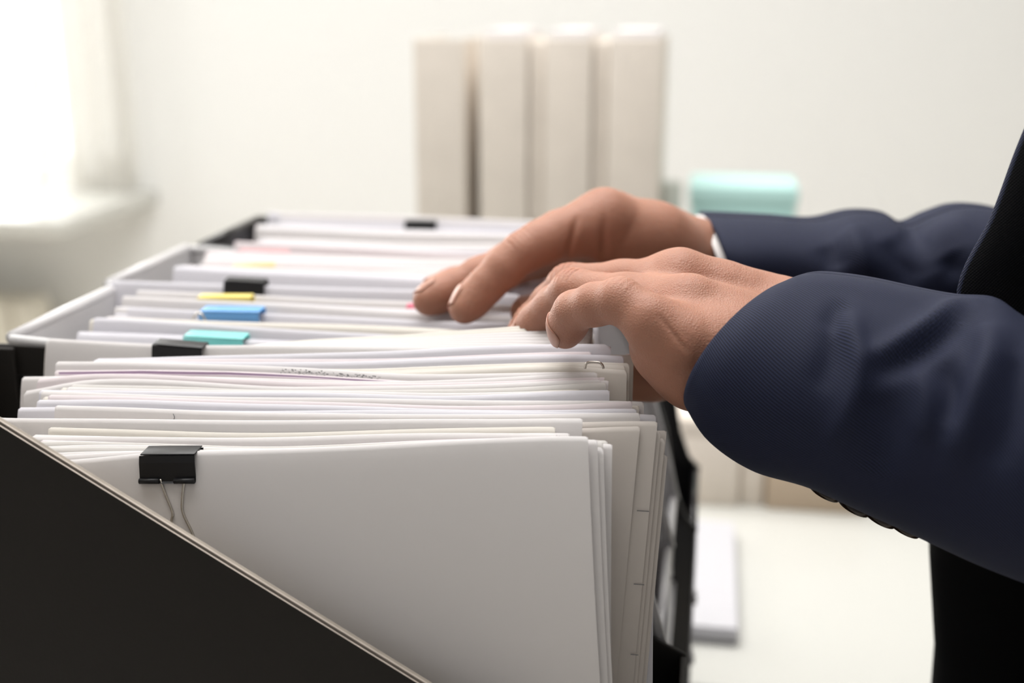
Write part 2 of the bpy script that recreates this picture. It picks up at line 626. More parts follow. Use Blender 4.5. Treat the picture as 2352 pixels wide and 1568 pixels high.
def end_reflection(t, f, zl):  # grey strip and tabs added as the bright reflection on the glossy black end
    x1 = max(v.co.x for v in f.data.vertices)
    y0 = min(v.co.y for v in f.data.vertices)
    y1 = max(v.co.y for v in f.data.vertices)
    box('end_reflection', x1, x1 + 0.0012, y0 + 0.002, y1 - 0.010, TABLE_Z + 0.02, zl - 0.004, M['grey_plastic'], t, 0.0004)['label'] = 'light grey strip painted as a reflection on the end'
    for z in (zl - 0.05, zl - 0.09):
        box('reflection_tab', x1 + 0.0012, x1 + 0.003, y0 + 0.004, y0 + 0.012, z, z + 0.006, M['grey_plastic'], t, 0.0006)


def curve_cut(x0, x1, ztop, zlow, flat=0.055):
    c = [(x0, ztop), (x1 - flat, ztop - 0.012)]
    for k in range(1, 9):
        a = k / 8
        c.append((x1 - flat + flat * (a ** 0.62), ztop - 0.012 - (ztop - 0.012 - zlow) * (a ** 1.25)))
    return c


def ribs(t, f, zl):
    for z in (zl - 0.055, zl - 0.1):
        box('rib', f.data.vertices[4].co.x, f.data.vertices[4].co.x + 0.0022, f.data.vertices[0].co.y, f.data.vertices[2].co.y, z, z + 0.004, f.data.materials[0], t, 0.0006)


file_box('file_box', 'grey plastic file box directly behind the black front box, holding the teal and blue clips', 0.001, 0.0975,
         BX0 + 0.002, -0.010, M['grey_plastic'], curve_cut(BX0 + 0.002, -0.010, 0.0, -0.118), low=ribs)
file_box('file_box', 'grey plastic file box, third in the row, holding the pale yellow flag', 0.099, 0.1955,
         BX0 - 0.006, -0.0105, M['grey_plastic'], curve_cut(BX0 - 0.006, -0.0105, 0.0, -0.135), low=ribs)
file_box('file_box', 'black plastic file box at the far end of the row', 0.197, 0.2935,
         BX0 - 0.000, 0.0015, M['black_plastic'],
         [(BX0, 0.0), (-0.075, -0.012), (-0.050, -0.030), (-0.030, -0.060), (-0.0185, -0.095), (-0.0125, -0.130), (-0.006, -0.148), (0.0015, -0.156)], low=end_reflection)

# the nearest box: black board with a straight diagonal cut and layered raw edges
FB = empty('file_box', (-0.14, -0.055, TABLE_Z))
tag(FB, 'black cardboard file box nearest the camera with a straight diagonal cut', 'file box', 'file boxes in a row')
D0, D1 = unp(0, 962, -0.112), unp(985, 1568, -0.112)
sl_ = (D1[2] - D0[2]) / (D1[0] - D0[0])
ztop1 = 0.004
xk = D0[0] + (ztop1 + 0.03 - D0[2]) / sl_
xe = 0.0
ze = D0[2] + sl_ * (xe - D0[0])
fx0 = -0.305


def diag_poly(dz):
    xa = D0[0] - 0.05
    return [(fx0, TABLE_Z + 0.001), (xe, TABLE_Z + 0.001), (xe, ze + dz), (xa, D0[2] + sl_ * (xa - D0[0]) + dz), (fx0, D0[2] + sl_ * (xa - D0[0]) + dz)]


for (ya, yb, dz, mm, nm) in ((-0.1155, -0.1149, 0.0002, [M['black_board'], M['board_core']], 'side_panel'),
                             (-0.1149, -0.1134, -0.0022, [M['brown_core'], M['brown_core']], 'panel_core'),
                             (-0.1134, -0.1127, 0.0003, [M['board_core'], M['board_core']], 'panel_liner'),
                             (-0.1127, -0.1112, 0.0002, [M['board_taupe'], M['board_taupe']], 'panel_liner')):
    prism_y(nm, diag_poly(dz), ya, yb, mm, FB, edge_mat=1)
rear_poly = [(fx0, TABLE_Z + 0.001), (xe, TABLE_Z + 0.001), (xe, ze), (-0.245, -0.0005), (fx0, -0.0005)]
prism_y('side_panel', rear_poly, -0.0035, -0.001, [M['black_board'], M['black_board']], FB, b=0.0006)
box('end_panel', fx0, fx0 + 0.0025, -0.111, -0.0035, TABLE_Z + 0.001, -0.0005, M['black_board'], FB, 0.0006)
box('front_panel', xe - 0.0025, xe, -0.111, -0.0035, TABLE_Z + 0.001, ze, M['black_board'], FB, 0.0006)
box('base', fx0 + 0.0025, xe - 0.0025, -0.111, -0.0035, TABLE_Z + 0.001, TABLE_Z + 0.0035, M['black_board'], FB, 0.0003)
cs = [unp(8, 826, -0.0045), unp(30, 1000, -0.0045)]
box('corner_fold', -0.289, -0.2795, -0.0062, -0.0035, -0.2, -0.0012, M['black_board'], FB, 0.0008)
lp = unp(38, 862, -0.004)
lq = unp(90, 900, -0.004)
join_boxes('label_holder', [(lp[0], lq[0], -0.0045, -0.0035, lp[2] - 0.001, lp[2]), (lp[0], lp[0] + 0.001, -0.0045, -0.0035, lq[2], lp[2]),
                            (lp[0], lq[0], -0.0045, -0.0035, lq[2], lq[2] + 0.001)], M['black_plastic'], FB, 0.0003)

# ------------------------------------------------------------------ sheets of paper
BASEZ = TABLE_Z + 0.0045


def off(z):
    z = np.asarray(z, float)
    return 0.022 * (np.maximum(z + 0.10, 0) / 0.12) ** 2 - 0.022 * (0.10 / 0.12) ** 2


def wob(x, Yp):
    return 0.0009 * np.sin(x * 26 + Yp * 40) + 0.0005 * np.sin(x * 61 + 1.3 + Yp * 90)


def top_from_px(pts, Yp):
    X, Z = [], []
    for px, py in pts:
        z = 0.0
        for _ in range(5):
            p = unp(px, py, Yp + off(z))
            z = p[2]
        X.append(p[0])
        Z.append(z)
    return np.array(X), np.array(Z)


def make_sheet(Yp, X, Z, xl, xr, m, th=0.00022, shear=0.0, yshift=None, corner=0.0010, zbot=BASEZ, nxc=30):
    """one sheet standing in a box: top profile Z(X), leaning back along off(z)"""
    xs = np.linspace(xl, xr, nxc)
    xs = np.concatenate([[xl], np.linspace(xl + corner, xr - corner, nxc), [xr]])
    zt = np.interp(xs, X, Z)
    ker = np.array([1, 2, 3, 2, 1]) / 9.0
    zs = np.convolve(np.pad(zt, 2, mode='edge'), ker, 'valid')
    zt = zs
    zt[0] -= corner * 0.5
    zt[-1] -= corner * 0.5
    s = np.array([0, .0015, .004, .008, .014, .022, .032, .045, .06, .08, .11, .16, .22, 1.0])
    nz = len(s)
    V = []
    for back in (0, 1):
        for i, x in enumerate(xs):
            for sv in s:
                z = zt[i] - sv if sv < 1 else zbot
                z = max(z, zbot)
                y = Yp + off(z) + 0.0006 * math.exp(-sv / 0.0022) + wob(x, Yp) + back * th
                if yshift is not None: y += yshift(x, z)
                V.append((x + shear * (z - zt[i]), y, z))
    n = len(xs)
    F = []
    o = oo = n * nz
    for i in range(n - 1):
        for j in range(nz - 1):
            a, b, c, d = i * nz + j, (i + 1) * nz + j, (i + 1) * nz + j + 1, i * nz + j + 1
            F.append((a, d, c, b))
            F.append((a + o, b + o, c + o, d + o))
        F.append((i * nz, (i + 1) * nz, (i + 1) * nz + o, i * nz + o))
        F.append((i * nz + nz - 1, i * nz + nz - 1 + o, (i + 1) * nz + nz - 1 + o, (i + 1) * nz + nz - 1))
    for j in range(nz - 1):
        F.append((j, j + o, j + 1 + o, j + 1))
        e = (n - 1) * nz
        F.append((e + j, e + j + 1, e + j + 1 + o, e + j + o))
    o = mk('paper_sheet', V, F, m, smooth=True)
    # crisp vertical edges, softly rounded top edge
    me = o.data
    ev = np.zeros(len(me.edges) * 2, np.int32)
    me.edges.foreach_get('vertices', ev)
    ev = ev.reshape(-1, 2)
    col, side_ = (ev % oo) // nz, ev // oo
    sharp = (col[:, 0] == col[:, 1]) & ((col[:, 0] == 0) | (col[:, 0] == n - 1)) & (side_[:, 0] == side_[:, 1])
    at = me.attributes.new('sharp_edge', 'BOOLEAN', 'EDGE')
    at.data.foreach_set('value', sharp)
    return o


TINT = {'w': 'paper_white', 'c': 'paper_cool', 'y': 'paper_cream', 'p': 'paper_pinkish', 'g': 'paper_grey', 'b': 'paper_buff'}  # paper_buff is the shade tint of the right-hand sheets
G1 = 'white sheets standing in the black front box'
L1 = 'white sheet standing among the papers in the black front box'
# (plane Yp, top edge in picture points, right end, tint, label, shear)
K = [
    (-0.0880, [(40, 1062), (200, 1055), (330, 1040), (460, 1036), (900, 1022), (1335, 1003), (1350, 1004)], 'w', 'foremost white sheet, held by the black binder clip with wire handles', -0.09),
    (-0.0862, [(30, 1052), (160, 1044), (330, 1036), (900, 1024), (1345, 1010), (1372, 1012)], 'w', None, -0.088),
    (-0.0852, [(20, 1048), (140, 1038), (330, 1036), (900, 1028), (1340, 1018), (1386, 1036)], 'w', None, -0.085),
    (-0.0825, [(20, 1034), (130, 1026), (600, 1030), (1330, 1014), (1385, 1016)], 'g', None, -0.04),  # grey tint on this and the next sheet stands in for shadow
    (-0.0800, [(20, 1020), (110, 1012), (600, 1026), (1330, 1010), (1395, 1014)], 'g', None, -0.03),
    (-0.0735, [(-20, 960), (330, 963), (900, 967), (1200, 966), (1330, 960), (1338, 962)], 'w', 'broad white sheet curving behind the foremost clipped sheet', 0.0),
    (-0.0712, [(70, 992), (600, 990), (1340, 988), (1459, 976), (1470, 980)], 'b', None, 0.05),
    (-0.0700, [(60, 990), (600, 988), (1340, 972), (1500, 966), (1510, 970)], 'b', 'shade-tinted sheet with three short dark tick marks near its right edge', 0.05),
    (-0.0688, [(60, 992), (600, 990), (1340, 985), (1513, 990), (1517, 994)], 'b', None, 0.05),
    (-0.0676, [(60, 992), (600, 990), (1340, 1010), (1520, 1005), (1527, 1012)], 'b', None, 0.05),
    (-0.0664, [(60, 992), (600, 990), (1340, 1040), (1525, 1043), (1533, 1050)], 'b', 'shade-tinted sheet reaching furthest right among the front box papers', 0.05),
    (-0.0652, [(60, 992), (600, 990), (1340, 1000), (1525, 987), (1531, 990)], 'b', None, 0.05),
    (-0.0630, [(126, 932), (300, 936), (620, 948), (900, 956), (1330, 952), (1465, 948), (1470, 950)], 'w', 'white sheet with a short pen stroke near its left end', -0.05),
    (-0.0615, [(42, 938), (130, 934), (600, 945), (1300, 948), (1500, 953), (1507, 956)], 'c', None, -0.06),
    (-0.0595, [(85, 920), (300, 917), (640, 930), (1000, 944), (1300, 944), (1452, 938), (1462, 940)], 'c', None, -0.04),
    (-0.0570, [(110, 908), (300, 910), (700, 925), (1000, 936), (1380, 930), (1448, 918), (1452, 920)], 'p', None, -0.03),
    (-0.0545, [(95, 898), (300, 905), (640, 915), (1000, 921), (1300, 922), (1475, 922), (1479, 926)], 'w', 'white sheet with a lilac stroke at its right corner', -0.03),
    (-0.0525, [(90, 897), (300, 897), (640, 902), (1000, 914), (1250, 902), (1395, 895), (1400, 897)], 'c', None, -0.02),
    (-0.0502, [(152, 890), (400, 893), (640, 900), (1000, 906), (1250, 900), (1350, 896), (1396, 900)], 'w', None, -0.02),
    (-0.0480, [(163, 884), (400, 886), (600, 898), (800, 901), (1000, 897), (1200, 892), (1392, 878)], 'g', None, -0.02),
    (-0.0462, [(55, 906), (165, 872), (330, 868), (500, 880), (640, 893), (900, 890), (1100, 884), (1380, 872)], 'w', None, -0.02),
    (-0.0448, [(85, 876), (166, 858), (330, 858), (500, 868), (700, 882), (900, 884), (1200, 876), (1376, 866)], 'p', None, -0.02),
    (-0.0424, [(50, 868), (110, 864), (330, 862), (500, 866), (700, 876), (900, 880), (1200, 866), (1372, 856)], 'w', 'white sheet standing furthest left in the front box, beside the black end', -0.01),
    (-0.0400, [(126, 852), (330, 848), (520, 853), (800, 870), (1000, 881), (1210, 893), (1385, 862), (1388, 864)], 'p', 'white sheet with a lilac printed edge along its top', -0.01),
    (-0.0386, [(128, 832), (260, 829), (460, 836), (700, 848), (900, 862), (1100, 860), (1300, 856), (1370, 855)], 'w', 'white sheet with a row of faded grey print behind the lilac edge', -0.01),
    (-0.0362, [(170, 850), (500, 850), (800, 862), (1000, 852), (1250, 840), (1425, 848), (1440, 852)], 'y', None, -0.03),
    (-0.0350, [(180, 850), (500, 850), (800, 858), (1000, 848), (1250, 838), (1432, 838), (1436, 840)], 'y', None, -0.03),
    (-0.0338, [(200, 848), (500, 846), (800, 852), (1000, 842), (1250, 834), (1440, 831), (1446, 836)], 'y', 'cream sheet carrying the small steel paper clip', -0.03),
    (-0.0318, [(215, 826), (600, 835), (800, 834), (1000, 824), (1250, 815), (1428, 815), (1433, 818)], 'c', None, -0.02),
    (-0.0296, [(214, 824), (420, 819), (640, 817), (900, 808), (1100, 796), (1250, 792), (1400, 789), (1404, 790)], 'c', 'pale blue-white sheet with rounded corner below the little finger', -0.01),
    (-0.0276, [(240, 840), (640, 832), (1000, 826), (1450, 812), (1456, 816)], 'y', None, -0.02),
]
spec = []      # (Yp, X, Z, xl, xr, tint, label, group, shear)
for Yp, pts, t, lab, sh in K:
    X, Z = top_from_px(pts, Yp)
    spec.append((Yp, X, Z, X[0], X[-1], t, lab, sh))
# sheets between the listed ones that only show as fine edges
fill = []
for a, b in zip(spec[:-1], spec[1:]):
    gap = b[0] - a[0]
    if gap > 0.0019 and a[0] > -0.0865:
        k = int(gap / 0.0011)
        for i in range(1, k):
            f = i / k
            xl = max(a[3], b[3]) + rng.uniform(-0.004, 0.012)
            xr = min(a[4], b[4]) + rng.uniform(-0.012, 0.004)
            X = np.linspace(xl, xr, 9)
            Z = (1 - f) * np.interp(X, a[1], a[2]) + f * np.interp(X, b[1], b[2]) - rng.uniform(0.0004, 0.003) + 0.0006 * np.sin(X * 30 + rng.uniform(0, 6))
            fill.append((a[0] + gap * f, X, Z, xl, xr, random.choice('wwcpy'), None, (a[7] + b[7]) / 2))
spec = sorted(spec + fill, key=lambda q: q[0])
SHEETS = {}
for q in spec:
    q = q[:7] + (max(q[7], -max(0.0, -0.0045 - q[4]) / 0.31),)
    o = make_sheet(q[0], q[1], q[2], q[3], q[4], M[TINT[q[5]]], shear=q[7], corner=0.0022 if q[6] and 'rounded' in q[6] else 0.0009)
    tag(o, q[6] or L1, 'paper sheet', None if q[6] else G1)
    if q[6]: SHEETS[q[6].split()[0] + str(round(q[0], 4))] = o
    if q[6] and 'lilac printed edge' in q[6]:
        x = np.linspace(q[3] + 0.002, q[4] - 0.012, 60)
        zt = np.interp(x, q[1], q[2])
        V = [(xx, q[0] + off(z) + wob(xx, q[0]) - 0.0003, z - d - 0.0002) for xx, z in zip(x, zt) for d in (0, 0.0005 + 0.0005 * abs(math.sin(xx * 23)))]
        mk('printed_edge', V, [(2 * i, 2 * i + 1, 2 * i + 3, 2 * i + 2) for i in range(59)], M['lilac'], o)['label'] = 'lilac printed top edge'
    if q[6] and 'faded grey print' in q[6]:
        V, F = [], []
        rr = random.Random(3)
        for i in range(150):
            px = 640 + 230 * (i / 150) + rr.uniform(-3, 3)
            x = unp(px, 850, q[0])[0]
            zt = float(np.interp(x, q[1], q[2]))
            z = zt - rr.uniform(0.0006, 0.0032)
            w_, h_ = rr.uniform(0.0002, 0.0009), rr.uniform(0.00008, 0.0004)
            y = q[0] + float(off(z)) + float(wob(x, q[0])) - 0.00025
            n = len(V)
            V += [(x, y, z), (x + w_, y, z), (x + w_, y, z + h_), (x, y, z + h_)]
            F.append((n, n + 1, n + 2, n + 3))
        mk('faded_print', V, F, M['print'], o)['label'] = 'row of faded grey print'
    if q[6] and 'tick marks' in q[6]:
        V, F = [], []
        for px, py, w_ in ((1463, 1170, 28), (1458, 1323, 24), (1452, 1472, 18)):
            p = unp(px, py, q[0] - 0.006)
            e_ = unp(px + w_, py + 1, q[0] - 0.006)
            y = q[0] + float(off(p[2])) + float(wob(p[0], q[0])) - 0.0004
            mk('tick_mark', [(p[0], y, p[2]), (e_[0], y, p[2]), (e_[0], y, p[2] - 0.00035), (p[0], y, p[2] - 0.00035)], [(0, 1, 2, 3)], M['print'], o)['label'] = 'short dark tick mark'
    if q[6] and 'pen stroke' in q[6]:
        p = unp(405, 950, q[0])
        z = float(np.interp(p[0], q[1], q[2])) - 0.001
        y = q[0] + float(off(z)) + float(wob(p[0], q[0])) - 0.0006
        tube('pen_stroke', [(p[0], y, z), (p[0] + 0.0004, y, z - 0.0013), (p[0] + 0.0001, y, z - 0.002)], 0.00015, M['print'], o, 5)
    if q[6] and 'lilac stroke' in q[6]:
        pts = []
        for px in np.linspace(1402, 1468, 8):
            p = unp(px, 910, q[0])
            z = float(np.interp(p[0], q[1], q[2])) - 0.0006 - 0.003 * ((px - 1402) / 66) ** 1.3
            pts.append((p[0], q[0] + float(off(z)) + float(wob(p[0], q[0])) - 0.0005, z))
        tube('lilac_stroke', pts, 0.0003, M['lilac'], o, 5)

# clipped bundle fanning open to the right (last bundle of the front box)
NB = 9
cl = unp(355, 798, -0.012)
for i in range(NB):
    f = i / (NB - 1)
    yr = -0.0225 + 0.0155 * f
    yl = -0.0130 + 0.0016 * f
    pr = [(97, 781 + 3 * (1 - f)), (355, 799), (470, 804), (700, 801 - 22 * f), (900, 797 - 26 * f), (1100, 795 - 36 * f), (1290, 798 - 54 * f), (1350 + 12 * f, 800 - 56 * f)]
    X, Z = top_from_px(pr, (yl + yr) / 2)
    xc = X[2]
    xe_ = X[-1]

    def ysh(x, z, yl=yl, yr=yr, xc=xc, xe_=xe_):
        t = max(0.0, min(1.0, (x - xc) / (xe_ - xc)))
        t = t * t * (3 - 2 * t)
        return (yl + (yr - yl) * t) - (yl + yr) / 2
    o = make_sheet((yl + yr) / 2, X, Z, X[0] + 0.0004 * i, X[-1], M['paper_cream' if i in (8, 7) else 'paper_white'], yshift=ysh, th=0.00016)
    if i == 0:
        tag(o, 'front sheet of the clipped bundle that fans open toward the near hand', 'paper sheet')
    elif i == NB - 1:
        tag(o, 'cream rear sheet of the fanned bundle, lifted by the near hand', 'paper sheet')
    else:
        tag(o, 'white sheet inside the fanned bundle under the near hand', 'paper sheet', 'sheets of the fanned bundle')


# papers in the three boxes behind
def fill_box(y0, y1, xl0, zb, lab, grp, clips, step=0.0019, front=0.0205):
    """clips: list of (Yp, half depth, z top at clip) whose range keeps only the clipped sheets"""
    y = y0 + front
    k = 0
    allc = [c for c in clips + FLAGS if y0 < c[0] < y1]
    left = 0
    while y < y1 - 0.0045:
        if left <= 0:
            left = rng.integers(2, 6)
            bz = zb + rng.normal(0, 0.0018)
            tilt = rng.normal(0, 0.0016)
            bow = rng.normal(0, 0.0012)
            bl = xl0 + abs(rng.normal(0, 0.0045))
            br = bl + 0.21 + rng.uniform(-0.003, 0.008)
            tint = random.choice('wwwccpcpcy')
        left -= 1
        if 0.0858 < y < 0.0912:              # the two tall clipped sheets stand here
            y = 0.0913
            if y > y1 - 0.0045: break
        near = [c for c in clips if abs(y - c[0]) < c[1]]
        X = np.linspace(bl - 0.01, br + 0.01, 10)
        u = np.linspace(-1, 1, 10)
        Z = bz + tilt * u + bow * (1 - u * u) + rng.normal(0, 0.0004) + 0.0003 * np.sin(X * 40 + k)
        if near:
            c = near[0]
            Z = np.minimum(Z, c[2] - 0.0012 - 0.004 * (abs(y - c[0]) > c[1] * 0.35)) + 0.0004 * u
        for c in allc:                       # sheets in front of a clip stay below the sight line to it
            dy = c[0] - y
            if c[1] * 0.9 < dy < 0.045:
                Z = np.minimum(Z, c[2] - c[3] + dy * 0.24)
        t_ = random.choice([tint, tint, 'w'])
        dl = rng.uniform(-0.0012, 0.0012)
        o = make_sheet(y, X, Z, bl + dl, br + dl, M[TINT[t_]], shear=rng.uniform(-0.01, 0.01), nxc=18)
        tag(o, lab, 'paper sheet', grp)
        y += step * rng.uniform(0.6, 1.35)
        k += 1
    return k


def clip_px(pl, pr, Yp):
    """left and right ends of a clip spine from the picture points"""
    X, Z = top_from_px([pl, pr], Yp)
    return X, Z


def binder_clip(label, m, xl, xr, zt, Yp, dep=0.008, hgt=0.012, tilt=0.0, handles=None, group='binder clips on the papers'):
    """spring clip: flat spine on top, two jaws sloping together to rolled lips"""
    yc = Yp + float(off(zt))
    t = empty('binder_clip', ((xl + xr) / 2, yc, zt - hgt))
    tag(t, label, 'binder clip', group)
    w = xr - xl
    lnl = float(off(zt - hgt) - off(zt))

    def jaw(name, sgn):
        V, F = [], []
        n = 13
        for i in range(n):
            u = i / (n - 1)
            x = xl + w * u
            zz = zt + tilt * (u - 0.5)
            notch = 0.0
            for (p, q) in ((yc + sgn * dep * 0.5, zz), (yc + sgn * dep * 0.47, zz - hgt * 0.25), (yc + sgn * 0.0016, zz - hgt * 0.95), (yc + sgn * 0.0024, zz - hgt)):
                sh = hgt * 0.12 * (zz - q) / hgt * (0.5 - u) * -1
                ln = float(off(q) - off(zt))
                V.append((x + sh * 0.3, p + ln, q))
                V.append((x + sh * 0.3, p + ln + sgn * 0.00045, q))
        for i in range(n - 1):
            a, b = i * 8, (i + 1) * 8
            for j in range(3):
                F += [(a + 2 * j, a + 2 * j + 2, b + 2 * j + 2, b + 2 * j), (a + 2 * j + 1, b + 2 * j + 1, b + 2 * j + 3, a + 2 * j + 3)]
        for i in (0, n - 1):
            for j in range(3):
                q = i * 8
                F.append((q + 2 * j, q + 2 * j + 1, q + 2 * j + 3, q + 2 * j + 2))
        mk(name, V, F, m, t)
        # rolled lips that hold the wire, left and right of the middle notch
        for (u0, u1) in ((0.0, 0.36), (0.64, 1.0)):
            tube('lip', [(xl + w * u0, yc + lnl + sgn * 0.0026, zt - hgt + 0.0008 + tilt * (u0 - .5)), (xl + w * u1, yc + lnl + sgn * 0.0026, zt - hgt + 0.0008 + tilt * (u1 - .5))], 0.0010, m, t, 8)
    jaw('front_jaw', -1)
    jaw('rear_jaw', 1)
    V = [(xl, yc - dep / 2, zt - tilt / 2), (xr, yc - dep / 2, zt + tilt / 2), (xr, yc + dep / 2, zt + 0.0006 + tilt / 2), (xl, yc + dep / 2, zt + 0.0006 - tilt / 2)]
    V = V + [(a, b, c + 0.0005) for a, b, c in V]
    bev(mk('spine', V, [(0, 3, 2, 1), (4, 5, 6, 7), (0, 1, 5, 4), (1, 2, 6, 5), (2, 3, 7, 6), (3, 0, 4, 7)], m, t), 0.0004)
    if handles:
        for pts in handles:
            tube('wire_handle', smooth_pts(pts, 5), 0.00045, M['steel'], t, 7)['label'] = 'bent steel wire handle'
    return t


clip_specs = []
FLAGS = []
LIST = [
    ('teal binder clip on the papers at the front of the second box', 'clip_teal', (430, 768), (566, 775), 0.0205, 0.0075, 0.011, 0.0032),
    ('blue binder clip beside the round wire loop', 'clip_blue', (466, 711), (603, 713), 0.0473, 0.008, 0.010, 0.0034),
    ('slim yellow clip between the blue and the black clip', 'clip_yellow', (458, 683), (580, 681), 0.0685, 0.005, 0.006, 0.0012),
    ('black binder clip on the tall white sheets at the rear of the second box', 'clip_black', (520, 642), (612, 647), 0.0885, 0.0055, 0.012, 0.0066),
    ('short black binder clip on the rearmost sheets', 'clip_black', (931, 509), (1003, 510), 0.2760, 0.003, 0.013, 0.0070),
]
for lab, m_, pl, pr, Yp, dep, hgt, vis in LIST:
    X, Z = clip_px(pl, pr, Yp)
    clip_specs.append((Yp, dep * 0.75, float(Z.mean()), vis))
    binder_clip(lab, M[m_], X[0], X[1], float(Z.mean()), Yp, dep, hgt, tilt=float(np.clip(Z[1] - Z[0], -.001, .001)))
# sticky flags: small coloured tabs between sheets
for lab, m_, pl, pr, Yp, h_ in (
        ('pale yellow index flag in the third box', 'flag_cream', (535, 608), (630, 601), 0.1420, 0.014),
        ('pink index flag in front of the black far box', 'flag_pink', (548, 574), (662, 575), 0.1880, 0.014),
        ('red index flag touched by the middle fingertip', 'flag_red', (932, 697), (985, 697), 0.0731, 0.010)):
    X, Z = clip_px(pl, pr, Yp)
    FLAGS.append((Yp + 0.0007, 0.0005, float(Z.mean()), 0.0026))
    o = make_sheet(Yp + 0.0007, X, Z, X[0], X[1], M[m_], zbot=float(Z.min()) - h_ - 0.02, corner=0.0006, nxc=8)
    o.name = 'index_flag'
    tag(o, lab, 'index flag', 'index flags between the papers')

fill_box(0.001, 0.0975, -0.2670, 0.0035, 'white sheet standing among the papers in the second, grey box', 'sheets in the second box', clip_specs, front=0.0190)
fill_box(0.099, 0.1955, -0.2700, 0.0030, 'white sheet standing among the papers in the third, grey box', 'sheets in the third box', clip_specs, front=0.0235)
fill_box(0.197, 0.2860, -0.2710, 0.0045, 'white sheet standing among the papers in the far black box', 'sheets in the far box', clip_specs)
X, Z = top_from_px([(612, 489), (900, 497), (1230, 517), (1300, 520)], 0.2800)
o = make_sheet(0.2830, X, Z, X[0], X[-1], M['paper_cool'])
tag(o, 'rearmost lavender-white sheet behind the short black clip', 'paper sheet')
X, Z = top_from_px([(250, 644), (520, 653), (700, 657), (1100, 672), (1200, 678)], 0.0885)
for d in (0, .0009):
    o = make_sheet(0.0882 + d, X, Z - d * .5, X[0] + d, X[-1], M['paper_cool'], corner=0.003)
    tag(o, 'rear tall white sheet held by the black clip in the second box' if d else 'front tall white sheet held by the black clip in the second box', 'paper sheet')

# foremost binder clip with two wire handles
Yc = -0.0866
pa, pb = unp(339, 1033, Yc), unp(463, 1032, Yc)
hz = unp(395, 1106, Yc - 0.004)
hh = pa[2] - hz[2]
yh = Yc - 0.0065
def on_sheet(px, py, dy=-0.0022):
    p = unp(px, py, Yc)
    for _ in range(6):
        p = unp(px, py, Yc + float(off(p[2])) + dy)
    return p


w1 = [on_sheet(*p) for p in ((368, 1100), (380, 1135), (396, 1176), (394, 1194), (390, 1230))]
w2 = [on_sheet(*p) for p in ((424, 1100), (419, 1140), (420, 1176), (441, 1222), (455, 1260))]
binder_clip('large black binder clip with bent wire handles on the foremost sheet', M['clip_black'], pa[0], pb[0], pa[2] + 0.0008, Yc, 0.0065, hh, tilt=pb[2] - pa[2], handles=(w1, w2))
X, Z = clip_px((358, 795), (472, 798), -0.0122)
binder_clip('black binder clip with grey top closing the fanned bundle', M['clip_black'], X[0], X[1], float(Z.mean()) + 0.0008, -0.0122, 0.0065, 0.010, tilt=-0.0006)

# wire paper clips
Yp = 0.0385
pts = [unp(437 + 38 * t, 752 - 34 * math.sin(min(1, t * 1.05) * math.pi * 0.92) ** 0.7, Yp - 0.002 * t) for t in np.linspace(0, 1, 12)]
pts = [unp(436, 790, Yp)] + pts + [unp(474, 790, Yp - 0.002)]
tag(tube('paper_clip', pts, 0.00045, M['steel'], None, 8), 'silver wire loop of a paper clip beside the blue clip', 'paper clip')
Yp = -0.0352
pts = smooth_pts([unp(1344, 846, Yp), unp(1345, 838, Yp), unp(1350, 832.5, Yp), unp(1364, 831.5, Yp), unp(1378, 833, Yp), unp(1384, 839, Yp), unp(1386, 846, Yp)], 5)
tag(tube('paper_clip', pts, 0.00045, M['steel'], None, 8), 'small steel paper clip at the right end of the front box papers', 'paper clip')

# ------------------------------------------------------------------ things behind, on the desk
sh = empty('desk_shelf', (0.05, 0.82, TABLE_Z))
tag(sh, 'low white desk shelf carrying the beige binders', 'shelf')
SZ = -0.226
box('board', -0.45, 0.62, 0.700, 1.0, SZ - 0.016, SZ, M['white_lacquer'], sh, 0.002)
for x in (-0.45, 0.604):
    box('support', x, x + 0.016, 0.700, 1.0, TABLE_Z, SZ - 0.016, M['white_lacquer'], sh, 0.002)


def beige_file(label, x0, x1, y0, y1, z0, z1, group, paper=True):
    t = empty('binder', ((x0 + x1) / 2, (y0 + y1) / 2, z0))
    tag(t, label, 'binder', group)
    th = 0.003
    box('spine', x0, x1, y0, y0 + th, z0, z1, M['beige'], t, 0.0015)
    box('cover', x0, x0 + th, y0 + th, y1, z0, z1, M['beige'], t, 0.001)
    box('cover', x1 - th, x1, y0 + th, y1, z0, z1, M['beige'], t, 0.001)
    box('page_block', x0 + th + 0.002, x1 - th - 0.002, y0 + 0.008, y1 - 0.01, z0 + 0.004, z1 + (0.008 if paper else -0.012), M['paper_white'], t, 0.001)


xa = [(945, 1066, False), (1096, 1212, True), (1248, 1362, True), (1396, 1525, True)]
labs = ['leftmost of the four tall beige binders, left of the wide dark gap', 'beige binder right of the wide dark gap, second of four',
        'third tall beige binder counted from the dark gap side', 'rightmost of the four tall beige binders, beside the grey-green cup']
for i, ((a, b, pp), lb) in enumerate(zip(xa, labs)):
    p, q = unp(a + 3, 88, 0.83), unp(b - 2, 88, 0.83)
    beige_file(lb, p[0], q[0], 0.83, 0.985, SZ, p[2], 'tall beige binders on the shelf', pp)
    if i > 0:                                           # darker divider folder standing slightly further back in each gap
        g0, g1 = unp(xa[i - 1][1] - 1, 88, 0.83), unp(a + 2, 88, 0.83)
        if i > 1:
            o = box('folder', g0[0] + 0.001, g1[0] - 0.001, 0.838, 0.975, SZ, g0[2] - 0.003, M['beige'], None, 0.002)
            tag(o, 'thin beige folder set back between the ' + ('second and third' if i == 2 else 'third and fourth') + ' tall binders', 'folder', 'thin folders between the binders')
